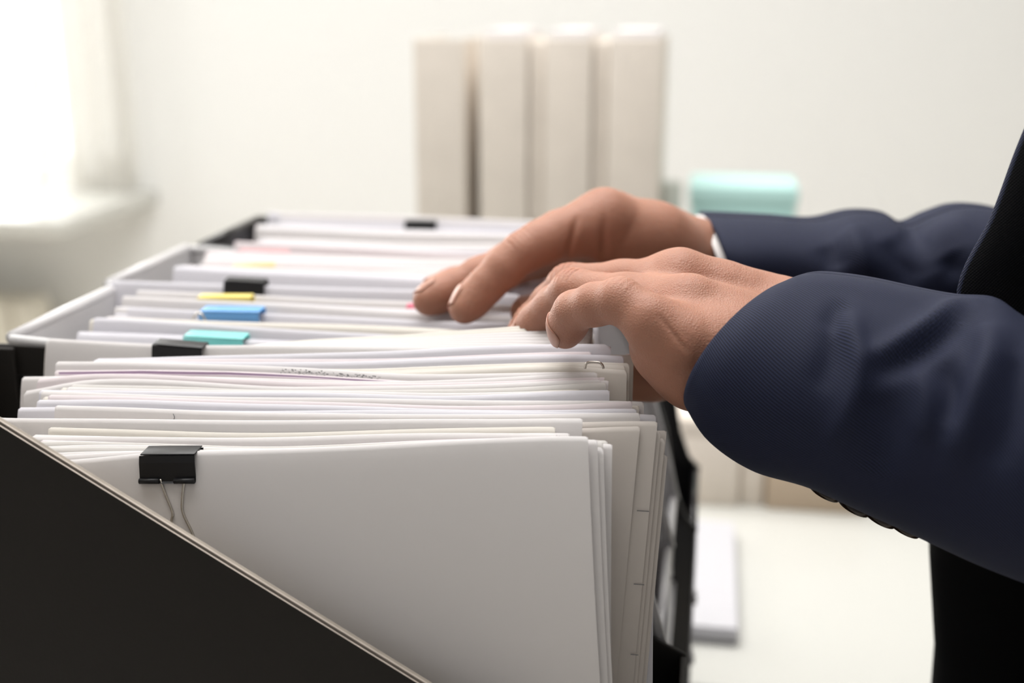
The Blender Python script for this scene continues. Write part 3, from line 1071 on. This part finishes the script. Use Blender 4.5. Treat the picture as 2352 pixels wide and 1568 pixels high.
# grey-green cup and teal box on the shelf
cx, cy = unp(1540, 420, 0.90)[0], 0.90
V, F = [], []
n = 24
for z, r in ((SZ, 0.012), (-0.058, 0.0135), (-0.056, 0.0125), (-0.07, 0.012), (SZ + 0.004, 0.0105)):
    for j in range(n):
        a = 2 * math.pi * j / n
        V.append((cx + r * math.cos(a), cy + r * math.sin(a), z))
for i in range(4):
    for j in range(n):
        F.append((i * n + j, i * n + (j + 1) % n, (i + 1) * n + (j + 1) % n, (i + 1) * n + j))
F.append(tuple(range(n - 1, -1, -1)))
F.append(tuple(4 * n + j for j in range(n)))
tag(mk('pencil_cup', V, F, mat('grey_green', (0.55, 0.58, 0.53), 0.5), smooth=True), 'slim grey-green cup right of the beige binders', 'cup')
tb = empty('storage_box', (0.04, 0.9, SZ))
tag(tb, 'pale teal storage box beside the beige binders', 'storage box')
t0, t1 = unp(1588, 425, 0.90), unp(1832, 425, 0.90)
box('body', t0[0], t1[0], 0.90, 0.995, SZ, t0[2] - 0.022, M['teal_box'], tb, 0.003)
box('lid', t0[0] - 0.002, t1[0] + 0.002, 0.898, 0.997, t0[2] - 0.022, t0[2], M['teal_box'], tb, 0.003)

# beige boxes standing in front of the shelf
for a, b, mm, lb in ((1545, 1698, 'beige_lit', 'low beige document box on the white desk, nearest the file boxes'),
                     (1701, 1757, 'beige_lit', 'narrow beige document box on the white desk, between two wider ones'),
                     (1762, 1990, 'beige_tan', 'wide tan document box on the white desk, below the near sleeve')):
    p, q = unp(a, 1100, 0.612), unp(b, 1100, 0.612)
    zt = float(unp(a, 958, 0.612)[2])
    t = empty('document_box', ((p[0] + q[0]) / 2, 0.65, TABLE_Z))
    tag(t, lb, 'document box', 'document boxes in front of the shelf')
    dy = 0.006 if b - a < 80 else 0.0
    box('body', p[0], q[0], 0.612 + dy, 0.690, TABLE_Z, zt - 0.016, M[mm], t, 0.002)
    box('lid', p[0] - 0.0006, q[0] + 0.0006, 0.6112 + dy, 0.691, zt - 0.016, zt, M[mm], t, 0.002)


def paper_pile(label, x0, x1, y0, y1, z0, n, step):
    t = empty('paper_pile', ((x0 + x1) / 2, (y0 + y1) / 2, z0))
    tag(t, label, 'paper pile')
    for i in range(n):
        dx, dy = rng.uniform(-.0015, .0015, 2)
        box('ream', x0 + dx, x1 + dx, y0 + dy, y1 + dy, z0 + i * step, z0 + (i + 1) * step - 0.0001, M['paper_pile'], t, 0)


p, q = unp(1480, 930, 0.71), unp(1690, 930, 0.71)
paper_pile('pile of white papers at the front edge of the low shelf', p[0], q[0], 0.705, 0.815, SZ + 0.0002, 4, 0.006)
paper_pile('flat pile of white papers lying on the white desk beside the file boxes', -0.14, 0.036, 0.358, 0.545, TABLE_Z + 0.0002, 5, 0.0028)

# ------------------------------------------------------------------ the person
PERSON = empty('person', (0.24, 0.06, FLOOR_Z))
tag(PERSON, 'person in a navy suit jacket leaning in, both hands leafing through the papers', 'person')


def J(px, py, Y, r):
    p = unp(px, py, Y)
    return p, r * depth(p) / FPX


def build_hand(fingers, palm, extra, h, kp=0.009, kf=0.004):
    allp = []
    pj = [[J(*q) for q in seg] for seg in palm]
    fj = {k: [J(*q) for q in v] for k, v in fingers.items()}
    for seg in pj + list(fj.values()):
        allp += [p for p, r in seg]
    lo = np.min(allp, 0) - 0.024
    hi = np.max(allp, 0) + 0.024
    g = Grid(lo, hi, h)
    P = g.field()
    for seg in pj:
        for (a, ra), (b, rb) in zip(seg[:-1], seg[1:]):
            g.cone(P, a, b, ra, rb, kp)
    res = P.copy()
    for k, seg in fj.items():
        D = g.field()
        for (a, ra), (b, rb) in zip(seg[:-1], seg[1:]):
            g.cone(D, a, b, ra, rb, kf)
        D = smin(P, D, 0.008)
        res = smin(res, D, 0.0012)
    extra(g, res, fj, pj)
    V, F = surface_nets(res, lo, h)
    return V, F, fj, pj, (g, res)


def unit(v):
    v = np.asarray(v, float)
    return v / np.linalg.norm(v)


def creases(g, D, fj, names, amp=0.00045):
    for k, pip, dip in names:
        seg = fj[k]
        for ji, offs in ((pip, (-0.0052, -0.0030, -0.0010, 0.0012, 0.0036)), (dip, (-0.0012, 0.0012))):
            c, r = seg[ji]
            ax = unit(seg[ji + 1][0] - seg[ji - 1][0])
            bend = unit(unit(c - seg[ji - 1][0]) - unit(seg[ji + 1][0] - c) + 1e-6)
            for o_ in offs:
                g.groove(D, c + bend * r * 0.75 + ax * o_, ax, bend, amp * (1 if ji == pip else 0.7), 0.0005, r * 1.05)


def near_extra(g, D, fj, pj):
    creases(g, D, fj, (('ring', 2, 4), ('middle', 2, 4)), 0.0012)
    creases(g, D, fj, (('little', 2, 4),), 0.00022)
    # palmar folds of the little finger and folds on the side of the wrist
    for px, py, Y, ax, d_, amp, wid, rad in ((1548, 765, -0.064, (0.75, 0, 0.65), (0, -1, 0.2), 0.0011, 0.0007, 0.007),
                                            (1590, 780, -0.066, (0.9, 0, 0.35), (0, -1, 0), 0.0010, 0.0012, 0.011),
                                            (1612, 790, -0.066, (0.9, 0, 0.35), (0, -1, 0), 0.0010, 0.0010, 0.012),
                                            (1645, 800, -0.064, (0.9, 0, 0.4), (0, -1, 0), 0.0004, 0.0012, 0.012),
                                            (1570, 850, -0.062, (0.45, 0, 0.9), (0, -1, -0.2), 0.0004, 0.0010, 0.010)):
        g.groove(D, unp(px, py, Y), unit(ax), unit(d_), amp, wid, rad)


near_f = {
    'little': [(1565, 785, -0.056, 62), (1490, 735, -0.056, 55), (1425, 690, -0.051, 50), (1366, 699, -0.045, 46), (1318, 714, -0.039, 43), (1304, 744, -0.035, 42), (1298, 764, -0.032, 37)],
    'ring': [(1580, 705, -0.036, 64), (1440, 684, -0.022, 54), (1318, 668, -0.008, 49), (1275, 705, -0.001, 46), (1238, 738, 0.003, 43), (1198, 778, 0.007, 37)],
    'middle': [(1560, 648, -0.010, 66), (1430, 650, 0.002, 50), (1308, 654, 0.011, 47), (1265, 697, 0.016, 43), (1224, 738, 0.019, 39), (1184, 785, 0.022, 33)],
    'index': [(1545, 655, 0.012, 62), (1430, 672, 0.022, 50), (1345, 690, 0.030, 45), (1305, 725, 0.033, 42), (1270, 756, 0.035, 39), (1236, 798, 0.037, 33)],
    'thumb': [(1680, 815, -0.004, 80), (1600, 848, 0.010, 58), (1550, 862, 0.016, 50), (1500, 868, 0.021, 50), (1462, 866, 0.024, 50), (1428, 862, 0.026, 40)],
}
near_palm = [
    [(1560, 648, -0.010, 70), (1660, 690, -0.008, 74), (1750, 735, -0.008, 96)],
    [(1545, 658, 0.012, 64), (1650, 715, 0.006, 72), (1750, 745, 0.000, 90)],
    [(1580, 705, -0.036, 66), (1660, 760, -0.034, 88), (1740, 800, -0.030, 110)],
    [(1565, 785, -0.055, 64), (1630, 815, -0.050, 90), (1720, 830, -0.040, 110)],
    [(1528, 795, -0.048, 78), (1600, 832, -0.046, 88), (1700, 840, -0.040, 104)],
    [(1520, 720, -0.022, 60), (1540, 760, -0.030, 70)],
    [(1740, 745, -0.004, 96), (1850, 790, -0.012, 120), (2000, 860, -0.030, 130)],
    [(1715, 828, -0.040, 108), (1850, 850, -0.045, 130), (2000, 880, -0.050, 140)],
]
Vn, Fn, fjn, pjn, fldn = build_hand(near_f, near_palm, near_extra, 0.00055)


def far_extra(g, D, fj, pj):
    creases(g, D, fj, (('index', 3, 5), ('middle', 2, 4)), 0.0004)
    for px, py, Y, ax, d_, amp, wid, rad in ((1316, 545, 0.058, (0.95, 0, -0.2), (0, -1, 0), 0.0014, 0.0013, 0.012),
                                            (1388, 560, 0.067, (1, 0, 0.0), (0, -1, 0), 0.0014, 0.0016, 0.012),
                                            (1430, 560, 0.070, (0.9, 0, -0.4), (0, -1, 0), 0.0004, 0.0020, 0.012),
                                            (1225, 575, 0.042, (0.8, 0, -0.6), (0.3, -1, -0.4), 0.0005, 0.0010, 0.008),
                                            (1140, 650, 0.034, (0.7, 0, -0.7), (0.3, -1, -0.4), 0.0004, 0.0008, 0.007)):
        g.groove(D, unp(px, py, Y), unit(ax), unit(d_), amp, wid, rad)


far_f = {
    'index': [(1388, 500, 0.075, 60), (1285, 540, 0.062, 54), (1240, 560, 0.056, 50), (1198, 580, 0.051, 45), (1158, 616, 0.047, 44), (1114, 658, 0.043, 40), (1084, 690, 0.040, 39), (1066, 709, 0.037, 35)],
    'middle': [(1400, 502, 0.098, 58), (1285, 548, 0.088, 47), (1170, 600, 0.078, 42), (1100, 634, 0.069, 41), (1040, 664, 0.062, 40), (1005, 680, 0.057, 38), (982, 690, 0.054, 34)],
    'ring': [(1425, 520, 0.120, 54), (1280, 572, 0.112, 42), (1140, 618, 0.102, 36), (1040, 650, 0.088, 32), (995, 660, 0.081, 26)],
    'little': [(1460, 545, 0.140, 48), (1240, 605, 0.130, 34), (1150, 640, 0.122, 30), (1100, 660, 0.116, 24)],
    'thumb': [(1590, 600, 0.104, 54), (1465, 650, 0.080, 46), (1395, 685, 0.068, 40), (1322, 705, 0.060, 38), (1255, 712, 0.054, 38), (1208, 716, 0.050, 36)],
}
far_palm = [
    [(1388, 501, 0.076, 60), (1500, 545, 0.090, 70), (1632, 577, 0.122, 52)],
    [(1400, 502, 0.098, 58), (1500, 540, 0.108, 62), (1640, 577, 0.130, 50)],
    [(1425, 520, 0.120, 54), (1520, 545, 0.130, 54), (1650, 578, 0.142, 48)],
    [(1460, 545, 0.140, 48), (1550, 565, 0.146, 52), (1650, 588, 0.146, 47)],
    [(1400, 535, 0.080, 54), (1450, 555, 0.082, 54), (1540, 585, 0.094, 56), (1640, 597, 0.125, 50)],
    [(1345, 540, 0.070, 46), (1400, 550, 0.074, 44)],
    [(1630, 580, 0.125, 49), (1760, 594, 0.128, 49), (1900, 600, 0.130, 50)],
    [(1645, 585, 0.140, 48), (1760, 597, 0.138, 49), (1900, 605, 0.136, 50)],
]
Vf, Ff, fjf, pjf, fldf = build_hand(far_f, far_palm, far_extra, 0.0007)

# the rest of the body (arms, trunk, neck, head, legs) on a coarse grid
g = Grid((-0.02, -0.30, FLOOR_Z + 0.02), (0.62, 0.42, 0.74), 0.009)
D = g.field()
ne, fe = np.array([0.33, -0.17, -0.03]), np.array([0.33, 0.30, 0.0])
nsh, fsh = np.array([0.36, -0.12, 0.29]), np.array([0.36, 0.25, 0.29])
wn, wf = unp(1990, 868, -0.04), unp(1890, 602, 0.132)
for a, b, ra, rb, k in ((wn, ne, .018, .026, .01), (ne, nsh, .036, .048, .03), (wf, fe, .0135, .020, .01), (fe, fsh, .036, .048, .03),
                        (nsh, (0.36, .065, .31), .05, .07, .05), (fsh, (0.36, .065, .31), .05, .07, .05),
                        ((.34, .01, .2), (.33, .02, -.16), .085, .08, .06), ((.34, .12, .2), (.33, .11, -.16), .085, .08, .06),
                        ((.36, .065, .3), (.34, .065, .42), .05, .05, .03), ((.33, .065, .50), (.34, .065, .56), .07, .085, .03),
                        ((.30, .065, .46), (.29, .065, .46), .045, .03, .02), ((.255, .065, .515), (.245, .065, .50), .010, .013, .01),
                        ((.34, -.015, .52), (.34, -.02, .50), .016, .012, .005), ((.34, .145, .52), (.34, .15, .50), .016, .012, .005),
                        ((.33, -.02, -.2), (.33, -.02, -.62), .085, .055, .04), ((.33, -.02, -.62), (.34, -.02, -.98), .055, .04, .03),
                        ((.33, .15, -.2), (.33, .15, -.62), .085, .055, .04), ((.33, .15, -.62), (.34, .15, -.98), .055, .04, .03),
                        ((.34, -.02, -1.0), (.22, -.02, -1.015), .035, .026, .02), ((.34, .15, -1.0), (.22, .15, -1.015), .035, .026, .02)):
    g.cone(D, a, b, ra, rb, k)
Vb, Fb = surface_nets(D, g.lo, g.h)
BV = np.concatenate([Vn, Vf, Vb])
BF = np.concatenate([Fn, Ff + len(Vn), Fb + len(Vn) + len(Vf)])
body = mk('body', BV, BF, M['skin'], PERSON, smooth=True)
sm = body.modifiers.new('smooth', 'SMOOTH')
sm.factor, sm.iterations = 0.5, 1


def sample(fld, P):
    g_, D_ = fld
    q = (np.asarray(P) - g_.lo) / g_.h
    i0 = np.clip(np.floor(q).astype(int), 0, np.array(D_.shape) - 2)
    f = q - i0
    out = 0
    for a in (0, 1):
        for b_ in (0, 1):
            for c in (0, 1):
                w = (f[..., 0] if a else 1 - f[..., 0]) * (f[..., 1] if b_ else 1 - f[..., 1]) * (f[..., 2] if c else 1 - f[..., 2])
                out = out + w * D_[i0[..., 0] + a, i0[..., 1] + b_, i0[..., 2] + c]
    return out


def nail(fld, seg, dors, half=0.95, length=0.0095):
    """curved plate laid on the finger: rows run towards the tip, columns around the finger"""
    (a, ra), (b, rb) = seg[-2], seg[-1]
    ax = unit(b - a)
    dors = unit(np.asarray(dors) - ax * (np.asarray(dors) @ ax))
    side = np.cross(ax, dors)
    nu, nv = 13, 13
    rows = np.linspace(-length + rb * 0.5, rb * 0.62, nu)
    V = []
    for i, al in enumerate(rows):
        for j in range(nv):
            t = (j / (nv - 1) - 0.5) * 2
            u = i / (nu - 1)
            th = t * half * (1 - 0.35 * (1 - min(1, u * 3.0)) ** 2)      # rounded root
            d = dors * math.cos(th) + side * math.sin(th)
            o_ = b + ax * (al - 0.0012 * t * t * (1 if u > 0.5 else u * 2))
            rr = np.linspace(0.0008, 2.2 * ra, 160)
            val = sample(fld, o_ + rr[:, None] * d)
            k = np.argmax(val > 0)
            V.append(o_ + d * (rr[k] + 0.00018))
    V = np.array(V).reshape(nu, nv, 3)
    V[-1] = V[-2] + (V[-2] - V[-3]) * 0.9 + dors * 0.0002               # free edge stands off the skin
    F = [(i * nv + j, (i + 1) * nv + j, (i + 1) * nv + j + 1, i * nv + j + 1) for i in range(nu - 1) for j in range(nv - 1)]
    o = mk('fingernail', V.reshape(-1, 3), F, M['nail'], PERSON, smooth=True)
    s_ = o.modifiers.new('solid', 'SOLIDIFY')
    s_.thickness = 0.0004
    s_.offset = 0
    return o


nail(fldn, fjn['little'], (-0.85, -0.55, 0.15))
nail(fldn, fjn['ring'], (-0.7, 0.1, 0.7))
nail(fldn, fjn['middle'], (-0.7, 0.2, 0.7))
nail(fldf, fjf['index'], (-0.6, 0.45, 0.75))
nail(fldf, fjf['middle'], (-0.45, 0.4, 0.9))
nail(fldf, fjf['ring'], (-0.4, 0.3, 0.95))
nail(fldf, fjf['thumb'], (-0.5, -0.4, 0.7))


def loft(name, rings, m, parent, closed_ends=False, thick=0.0, smooth=True):
    """rings: list of (n,3) arrays; UV in metres"""
    R = np.array(rings)
    k, n, _ = R.shape
    V = R.reshape(-1, 3)
    # one extra seam column keeps the UV continuous
    R2 = np.concatenate([R, R[:, :1]], 1)
    du = np.linalg.norm(np.diff(R2, axis=1), axis=2).mean(0)
    uu = np.concatenate([[0], np.cumsum(du)])
    dv = np.linalg.norm(np.diff(R, axis=0), axis=2).mean(1)
    vv = np.concatenate([[0], np.cumsum(dv)])
    V = R2.reshape(-1, 3)
    UV = np.stack([np.broadcast_to(vv[:, None], (k, n + 1)), np.broadcast_to(uu[None], (k, n + 1))], -1).reshape(-1, 2)
    F = [(i * (n + 1) + j, i * (n + 1) + j + 1, (i + 1) * (n + 1) + j + 1, (i + 1) * (n + 1) + j) for i in range(k - 1) for j in range(n)]
    o = mk(name, V, F, m, parent, smooth=smooth, uv=UV)
    if thick:
        s = o.modifiers.new('solid', 'SOLIDIFY')
        s.thickness = thick
        s.offset = -1
    return o


def resample(st, n):
    st = np.array(st, float)
    pts = smooth_pts(st, 12)
    pts = np.array(pts)
    d = np.concatenate([[0], np.cumsum(np.linalg.norm(np.diff(pts[:, :2], axis=0), axis=1))])
    q = np.linspace(0, d[-1], n)
    return np.stack([np.interp(q, d, pts[:, i]) for i in range(pts.shape[1])], 1)


def sleeve(name, stations, m, ns, n, lean, folds, label, ex=2.0):
    """stations: top x, top y, bottom x, bottom y, plane Y, half depth"""
    S = resample(stations, ns)
    rings = []
    for s_i, (tx, ty, bx, by, Y, hd) in enumerate(S):
        a, b = unp(tx, ty, Y), unp(bx, by, Y)
        c = (a + b) / 2
        U = (a - b) / 2
        ln = lean(s_i / (ns - 1))
        Vv = np.array([ln[0], -1, ln[1]]) * hd
        th = np.linspace(0, 2 * math.pi, n, endpoint=False)
        ct, st_ = np.cos(th), np.sin(th)
        ct = np.sign(ct) * np.abs(ct) ** (2 / ex)
        st_ = np.sign(st_) * np.abs(st_) ** (2 / ex)
        rings.append(c + ct[:, None] * U + st_[:, None] * Vv)
    R = np.array(rings)
    # folds: ridges and valleys pressed into the near side, along polylines of picture points
    nrm = np.cross(np.gradient(R, axis=0), np.gradient(R, axis=1))
    nrm /= np.linalg.norm(nrm, axis=2, keepdims=True) + 1e-9
    cen = R.mean(1, keepdims=True)
    sg = np.sign(((R - cen) * nrm).sum(2, keepdims=True))
    nrm *= sg
    P = proj(R.reshape(-1, 3)).reshape(R.shape[0], R.shape[1], 2)
    near = np.clip((cen[:, :, 1] - R[:, :, 1]) / 0.02 + 0.4, 0, 1)
    disp = np.zeros(R.shape[:2])
    for poly, amp, wid in folds:
        poly = np.array(smooth_pts(poly, 5))
        d = np.full(R.shape[:2], 1e9)
        tt = np.zeros(R.shape[:2])
        for i in range(len(poly) - 1):
            a, b = poly[i], poly[i + 1]
            ab = b - a
            t = np.clip(((P - a) @ ab) / (ab @ ab), 0, 1)
            dd = np.linalg.norm(P - a - t[..., None] * ab, axis=-1)
            u = (i + t) / (len(poly) - 1)
            tt = np.where(dd < d, u, tt)
            d = np.minimum(d, dd)
        env = np.sin(np.clip(tt, 0.02, 0.98) * math.pi) ** 0.6
        disp += amp * np.exp(-(d / wid) ** 2) * env
    R = R + nrm * (disp * near)[..., None]
    o = loft(name, list(R), m, PERSON, thick=0.0016)
    o['label'] = label
    return o


near_st = [(1797, 647, 1654, 934, -0.036, 0.036), (1850, 629, 1692, 1003, -0.037, 0.040), (1925, 633, 1770, 1063, -0.039, 0.042), (2005, 645, 1880, 1098, -0.042, 0.043),
           (2100, 664, 2000, 1158, -0.046, 0.044), (2200, 682, 2115, 1212, -0.052, 0.045), (2290, 690, 2232, 1265, -0.058, 0.046), (2352, 730, 2352, 1310, -0.064, 0.046),
           (2440, 780, 2470, 1345, -0.072, 0.047), (2640, 850, 2700, 1400, -0.095, 0.05), (2900, 900, 2950, 1440, -0.115, 0.052)]
near_folds = [
    ([(1990, 830), (2060, 792), (2120, 758), (2190, 712), (2270, 690)], 0.0040, 24),
    ([(2010, 850), (2090, 822), (2160, 775), (2210, 745)], -0.0030, 26),
    ([(1935, 700), (1962, 770), (1975, 840), (1955, 930), (1900, 1030)], 0.0032, 26),
    ([(1900, 760), (1925, 720), (1935, 690)], -0.0022, 28),
    ([(1880, 900), (1905, 830), (1915, 760)], -0.0022, 30),
    ([(2020, 900), (2035, 980), (2010, 1090)], -0.0035, 45),
    ([(2110, 850), (2130, 930), (2120, 1010)], 0.0028, 28),
    ([(2160, 830), (2190, 900), (2180, 980)], -0.0026, 28),
    ([(2270, 740), (2275, 820), (2235, 930), (2190, 1060)], 0.0042, 36),
    ([(2330, 820), (2330, 940), (2280, 1080)], -0.003, 36),
    ([(1840, 640), (1960, 648), (2080, 672), (2180, 690)], 0.0014, 22),
]


def lean_near(u):
    k = max(0.0, 1 - u * 3.2)
    return (-0.12 - 0.42 * k, 0.02)


sl_n = sleeve('jacket_sleeve', near_st, M['navy'], 120, 120, lean_near, near_folds, 'near navy twill sleeve with folds')
far_st = [(1622, 496, 1664, 672, 0.128, 0.0420), (1680, 498, 1705, 682, 0.128, 0.0425), (1780, 502, 1790, 690, 0.129, 0.040), (1872, 508, 1872, 700, 0.130, 0.041), (1960, 490, 1960, 705, 0.131, 0.042), (2035, 494, 2035, 705, 0.132, 0.042),
          (2085, 519, 2085, 705, 0.133, 0.042), (2145, 496, 2140, 700, 0.135, 0.043), (2205, 477, 2205, 695, 0.137, 0.044), (2275, 479, 2275, 695, 0.140, 0.045), (2380, 500, 2380, 700, 0.15, 0.048), (2620, 520, 2640, 720, 0.19, 0.05)]
far_folds = [
    ([(1950, 520), (1975, 580), (1990, 640)], 0.004, 26), ([(2050, 540), (2080, 600), (2110, 650)], -0.005, 40),
    ([(1900, 560), (1925, 620)], -0.003, 30), ([(2120, 560), (2170, 530), (2230, 510)], 0.003, 26), ([(2180, 580), (2210, 640)], -0.004, 30),
]


def lean_far(u):
    k = max(0.0, 1 - u * 5)
    return (0.05 + 0.10 * k, 0.0)


sl_f = sleeve('jacket_sleeve', far_st, M['navy'], 90, 80, lean_far, far_folds, 'far navy sleeve', 2.7)
# white shirt cuff peeping out of the far sleeve
cuff_st = [(1606, 499, 1648, 668, 0.128, 0.0385), (1640, 502, 1680, 670, 0.128, 0.0395), (1680, 506, 1710, 672, 0.128, 0.040)]
S = resample(cuff_st, 8)
rings = []
for i, (tx, ty, bx, by, Y, hd) in enumerate(S):
    a, b = unp(tx, ty, Y), unp(bx, by, Y)
    Vv = np.array([0.15 - 0.01 * i, -1, 0]) * hd
    th = np.linspace(0, 2 * math.pi, 48, endpoint=False)
    rings.append((a + b) / 2 + np.cos(th)[:, None] * (a - b) / 2 + np.sin(th)[:, None] * Vv)
loft('shirt_cuff', rings, M['shirt'], PERSON, thick=0.0012)['label'] = 'white shirt cuff'

# four dark buttons along the underside of the near sleeve
for i, (px, py) in enumerate(((1908, 1112), (1975, 1146), (2035, 1172), (2090, 1194))):
    c = unp(px, py - 5, -0.045)
    tang = unit(unp(2110, 1200, -0.046) - unp(1880, 1090, -0.044))
    nrm_ = unit(np.cross(tang, np.array([0, 1, 0])))
    if nrm_[2] > 0: nrm_ = -nrm_
    bt = np.cross(nrm_, tang)
    V, F = [], []
    n = 28
    prof = [(0.0001, 0.0016), (0.0030, 0.0017), (0.0042, 0.0026), (0.0056, 0.0024), (0.0060, 0.0012), (0.0056, 0.0), (0.0001, 0.0)]
    for r, z in prof:
        for j in range(n):
            a = 2 * math.pi * j / n
            V.append(c + (tang * math.cos(a) + bt * math.sin(a)) * r + nrm_ * (z + 0.0022))
    for k_ in range(len(prof) - 1):
        for j in range(n):
            F.append((k_ * n + j, k_ * n + (j + 1) % n, (k_ + 1) * n + (j + 1) % n, (k_ + 1) * n + j))
    mk('sleeve_button', V, F, M['button'], PERSON, smooth=True)['label'] = 'dark brown sleeve button'


# trunk: jacket with an open front, black shirt and trousers inside
def ring_se(cx, cy, ax, ay, z, n=64, e=3.0, skew=0.0):
    th = np.linspace(0, 2 * math.pi, n, endpoint=False)
    c, s = np.cos(th), np.sin(th)
    x = np.sign(c) * np.abs(c) ** (2 / e) * ax
    y = np.sign(s) * np.abs(s) ** (2 / e) * ay
    return np.stack([cx + x, cy + y, np.full(n, z) + skew * x], 1)


edge = [unp(px, py, -0.030) for px, py in ((2420, 180), (2352, 340), (2292, 500), (2215, 668), (2225, 900), (2285, 1150), (2308, 1300), (2306, 1568))]
ez = np.array([p[2] for p in edge])
exx = np.array([p[0] for p in edge])
zq = np.array([0.36, 0.33, 0.29, 0.24, 0.20, 0.16, 0.12, 0.09, 0.06, 0.03, 0.0, -0.03, -0.06, -0.1, -0.14, -0.18, -0.24, -0.30])
rings = []
for z in zq:
    xf = float(np.interp(z, ez[::-1], exx[::-1]))
    xb = 0.47 if z < 0.22 else 0.47 - (z - 0.22) * 0.5
    hw = 0.165 if z < 0.2 else 0.165 - (z - 0.2) * 0.35
    xf = xf if z < 0.2 else xf + (z - 0.2) * 0.35
    rings.append(ring_se((xf + xb) / 2, 0.075, (xb - xf) / 2, hw, z, 80, 6.0))
# the jacket's near side hangs at Y ~ -0.03 behind the near arm: squeeze the trunk there
rings = [np.stack([r[:, 0] + 0.42 * np.maximum(r[:, 1] + 0.085, 0) * np.clip((0.42 - r[:, 0]) / 0.25, 0, 1), 0.075 + (r[:, 1] - 0.075) * 0.62, r[:, 2]], 1) for r in rings]
jk = loft('jacket', rings, M['shaded_twill'], PERSON, thick=0.003)
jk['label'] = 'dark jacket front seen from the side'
lap = []
for p in smooth_pts(edge[:5], 6):
    lap.append((p[0] - 0.0006, -0.0300, p[2]))
lapv, lapf, lapu = [], [], []
for i, p in enumerate(lap):
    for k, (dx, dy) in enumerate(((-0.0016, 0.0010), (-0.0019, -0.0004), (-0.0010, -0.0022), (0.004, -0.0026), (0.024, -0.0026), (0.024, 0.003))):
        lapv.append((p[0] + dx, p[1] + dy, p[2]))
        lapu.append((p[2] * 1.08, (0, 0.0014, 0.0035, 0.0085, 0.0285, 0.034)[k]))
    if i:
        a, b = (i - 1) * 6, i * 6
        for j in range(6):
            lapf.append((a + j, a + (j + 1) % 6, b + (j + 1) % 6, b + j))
lo_ = mk('lapel', lapv, lapf, [M['navy'], M['shaded_twill']], PERSON, smooth=True, uv=lapu)
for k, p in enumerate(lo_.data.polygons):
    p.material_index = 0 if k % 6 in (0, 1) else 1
lo_['label'] = 'jacket lapel with a navy edge and painted shade on its flat'
tr = []
for z in (-0.02, -0.06, -0.092, -0.14, -0.19, -0.26):
    px, py = np.interp(z, [-0.26, -0.19, -0.092, -0.02], [2150, 2133, 2119, 2122]), 0
    xf = unp(px, 1215 if z > -.12 else 1500, 0.07)[0]
    q = ring_se((xf + 0.44) / 2, 0.085, (0.44 - xf) / 2, 0.082, z, 64, 3.2)
    q[:, 0] += 0.30 * (q[:, 1] - 0.06) * np.clip((0.42 - q[:, 0]) / 0.25, 0, 1)
    tr.append(q)
loft('black_shirt', tr, M['black_cloth'], PERSON)
for s_ in (-0.02, 0.15):
    tr = [ring_se(0.32 + 0.01 * k, s_, 0.118 - 0.02 * k, 0.100 - 0.018 * k, z, 40, 2.4) for k, z in ((0, -0.16), (0.5, -0.4), (1.2, -0.65), (1.8, -0.98))]
    loft('trouser_leg', tr, M['black_cloth'], PERSON)
# shoulders, upper sleeves and back of the jacket
g = Grid((0.08, -0.33, -0.50), (0.60, 0.46, 0.46), 0.008)
D = g.field()
sn, sf = unp(2640, 1125, -0.095), unp(2520, 610, 0.170)
for a, b, ra, rb, k in ((sn + np.array([.03, -.01, 0]), ne, .050, .062, .02), (ne, nsh, .062, .078, .03), (sf + np.array([.03, .02, 0]), fe, .040, .060, .02), (fe, fsh, .060, .078, .03),
                        (nsh, (.36, .065, .325), .078, .085, .05), (fsh, (.36, .065, .325), .078, .085, .05),
                        ((.36, -.02, .2), (.35, -.01, -.34), .105, .115, .06), ((.36, .15, .2), (.35, .14, -.34), .105, .115, .06)):
    g.cone(D, a, b, ra, rb, k)
Vj, Fj = surface_nets(D, g.lo, g.h)
jb = mk('jacket_back', Vj, Fj, M['navy_plain'], PERSON, smooth=True, uv=np.stack([Vj[:, 0] + Vj[:, 1], Vj[:, 2]], 1))
jb['label'] = 'navy jacket shoulders and upper sleeves'
sm = jb.modifiers.new('smooth', 'SMOOTH')
sm.factor, sm.iterations = 0.5, 4
hr = []
for z, r in ((0.47, 0.080), (0.52, 0.094), (0.57, 0.102), (0.62, 0.090), (0.645, 0.06), (0.655, 0.02)):
    hr.append(ring_se(0.362, 0.065, r, r * 0.92, z, 40, 2.1, 0.18))
loft('hair', hr, M['hair'], PERSON, thick=0.004)
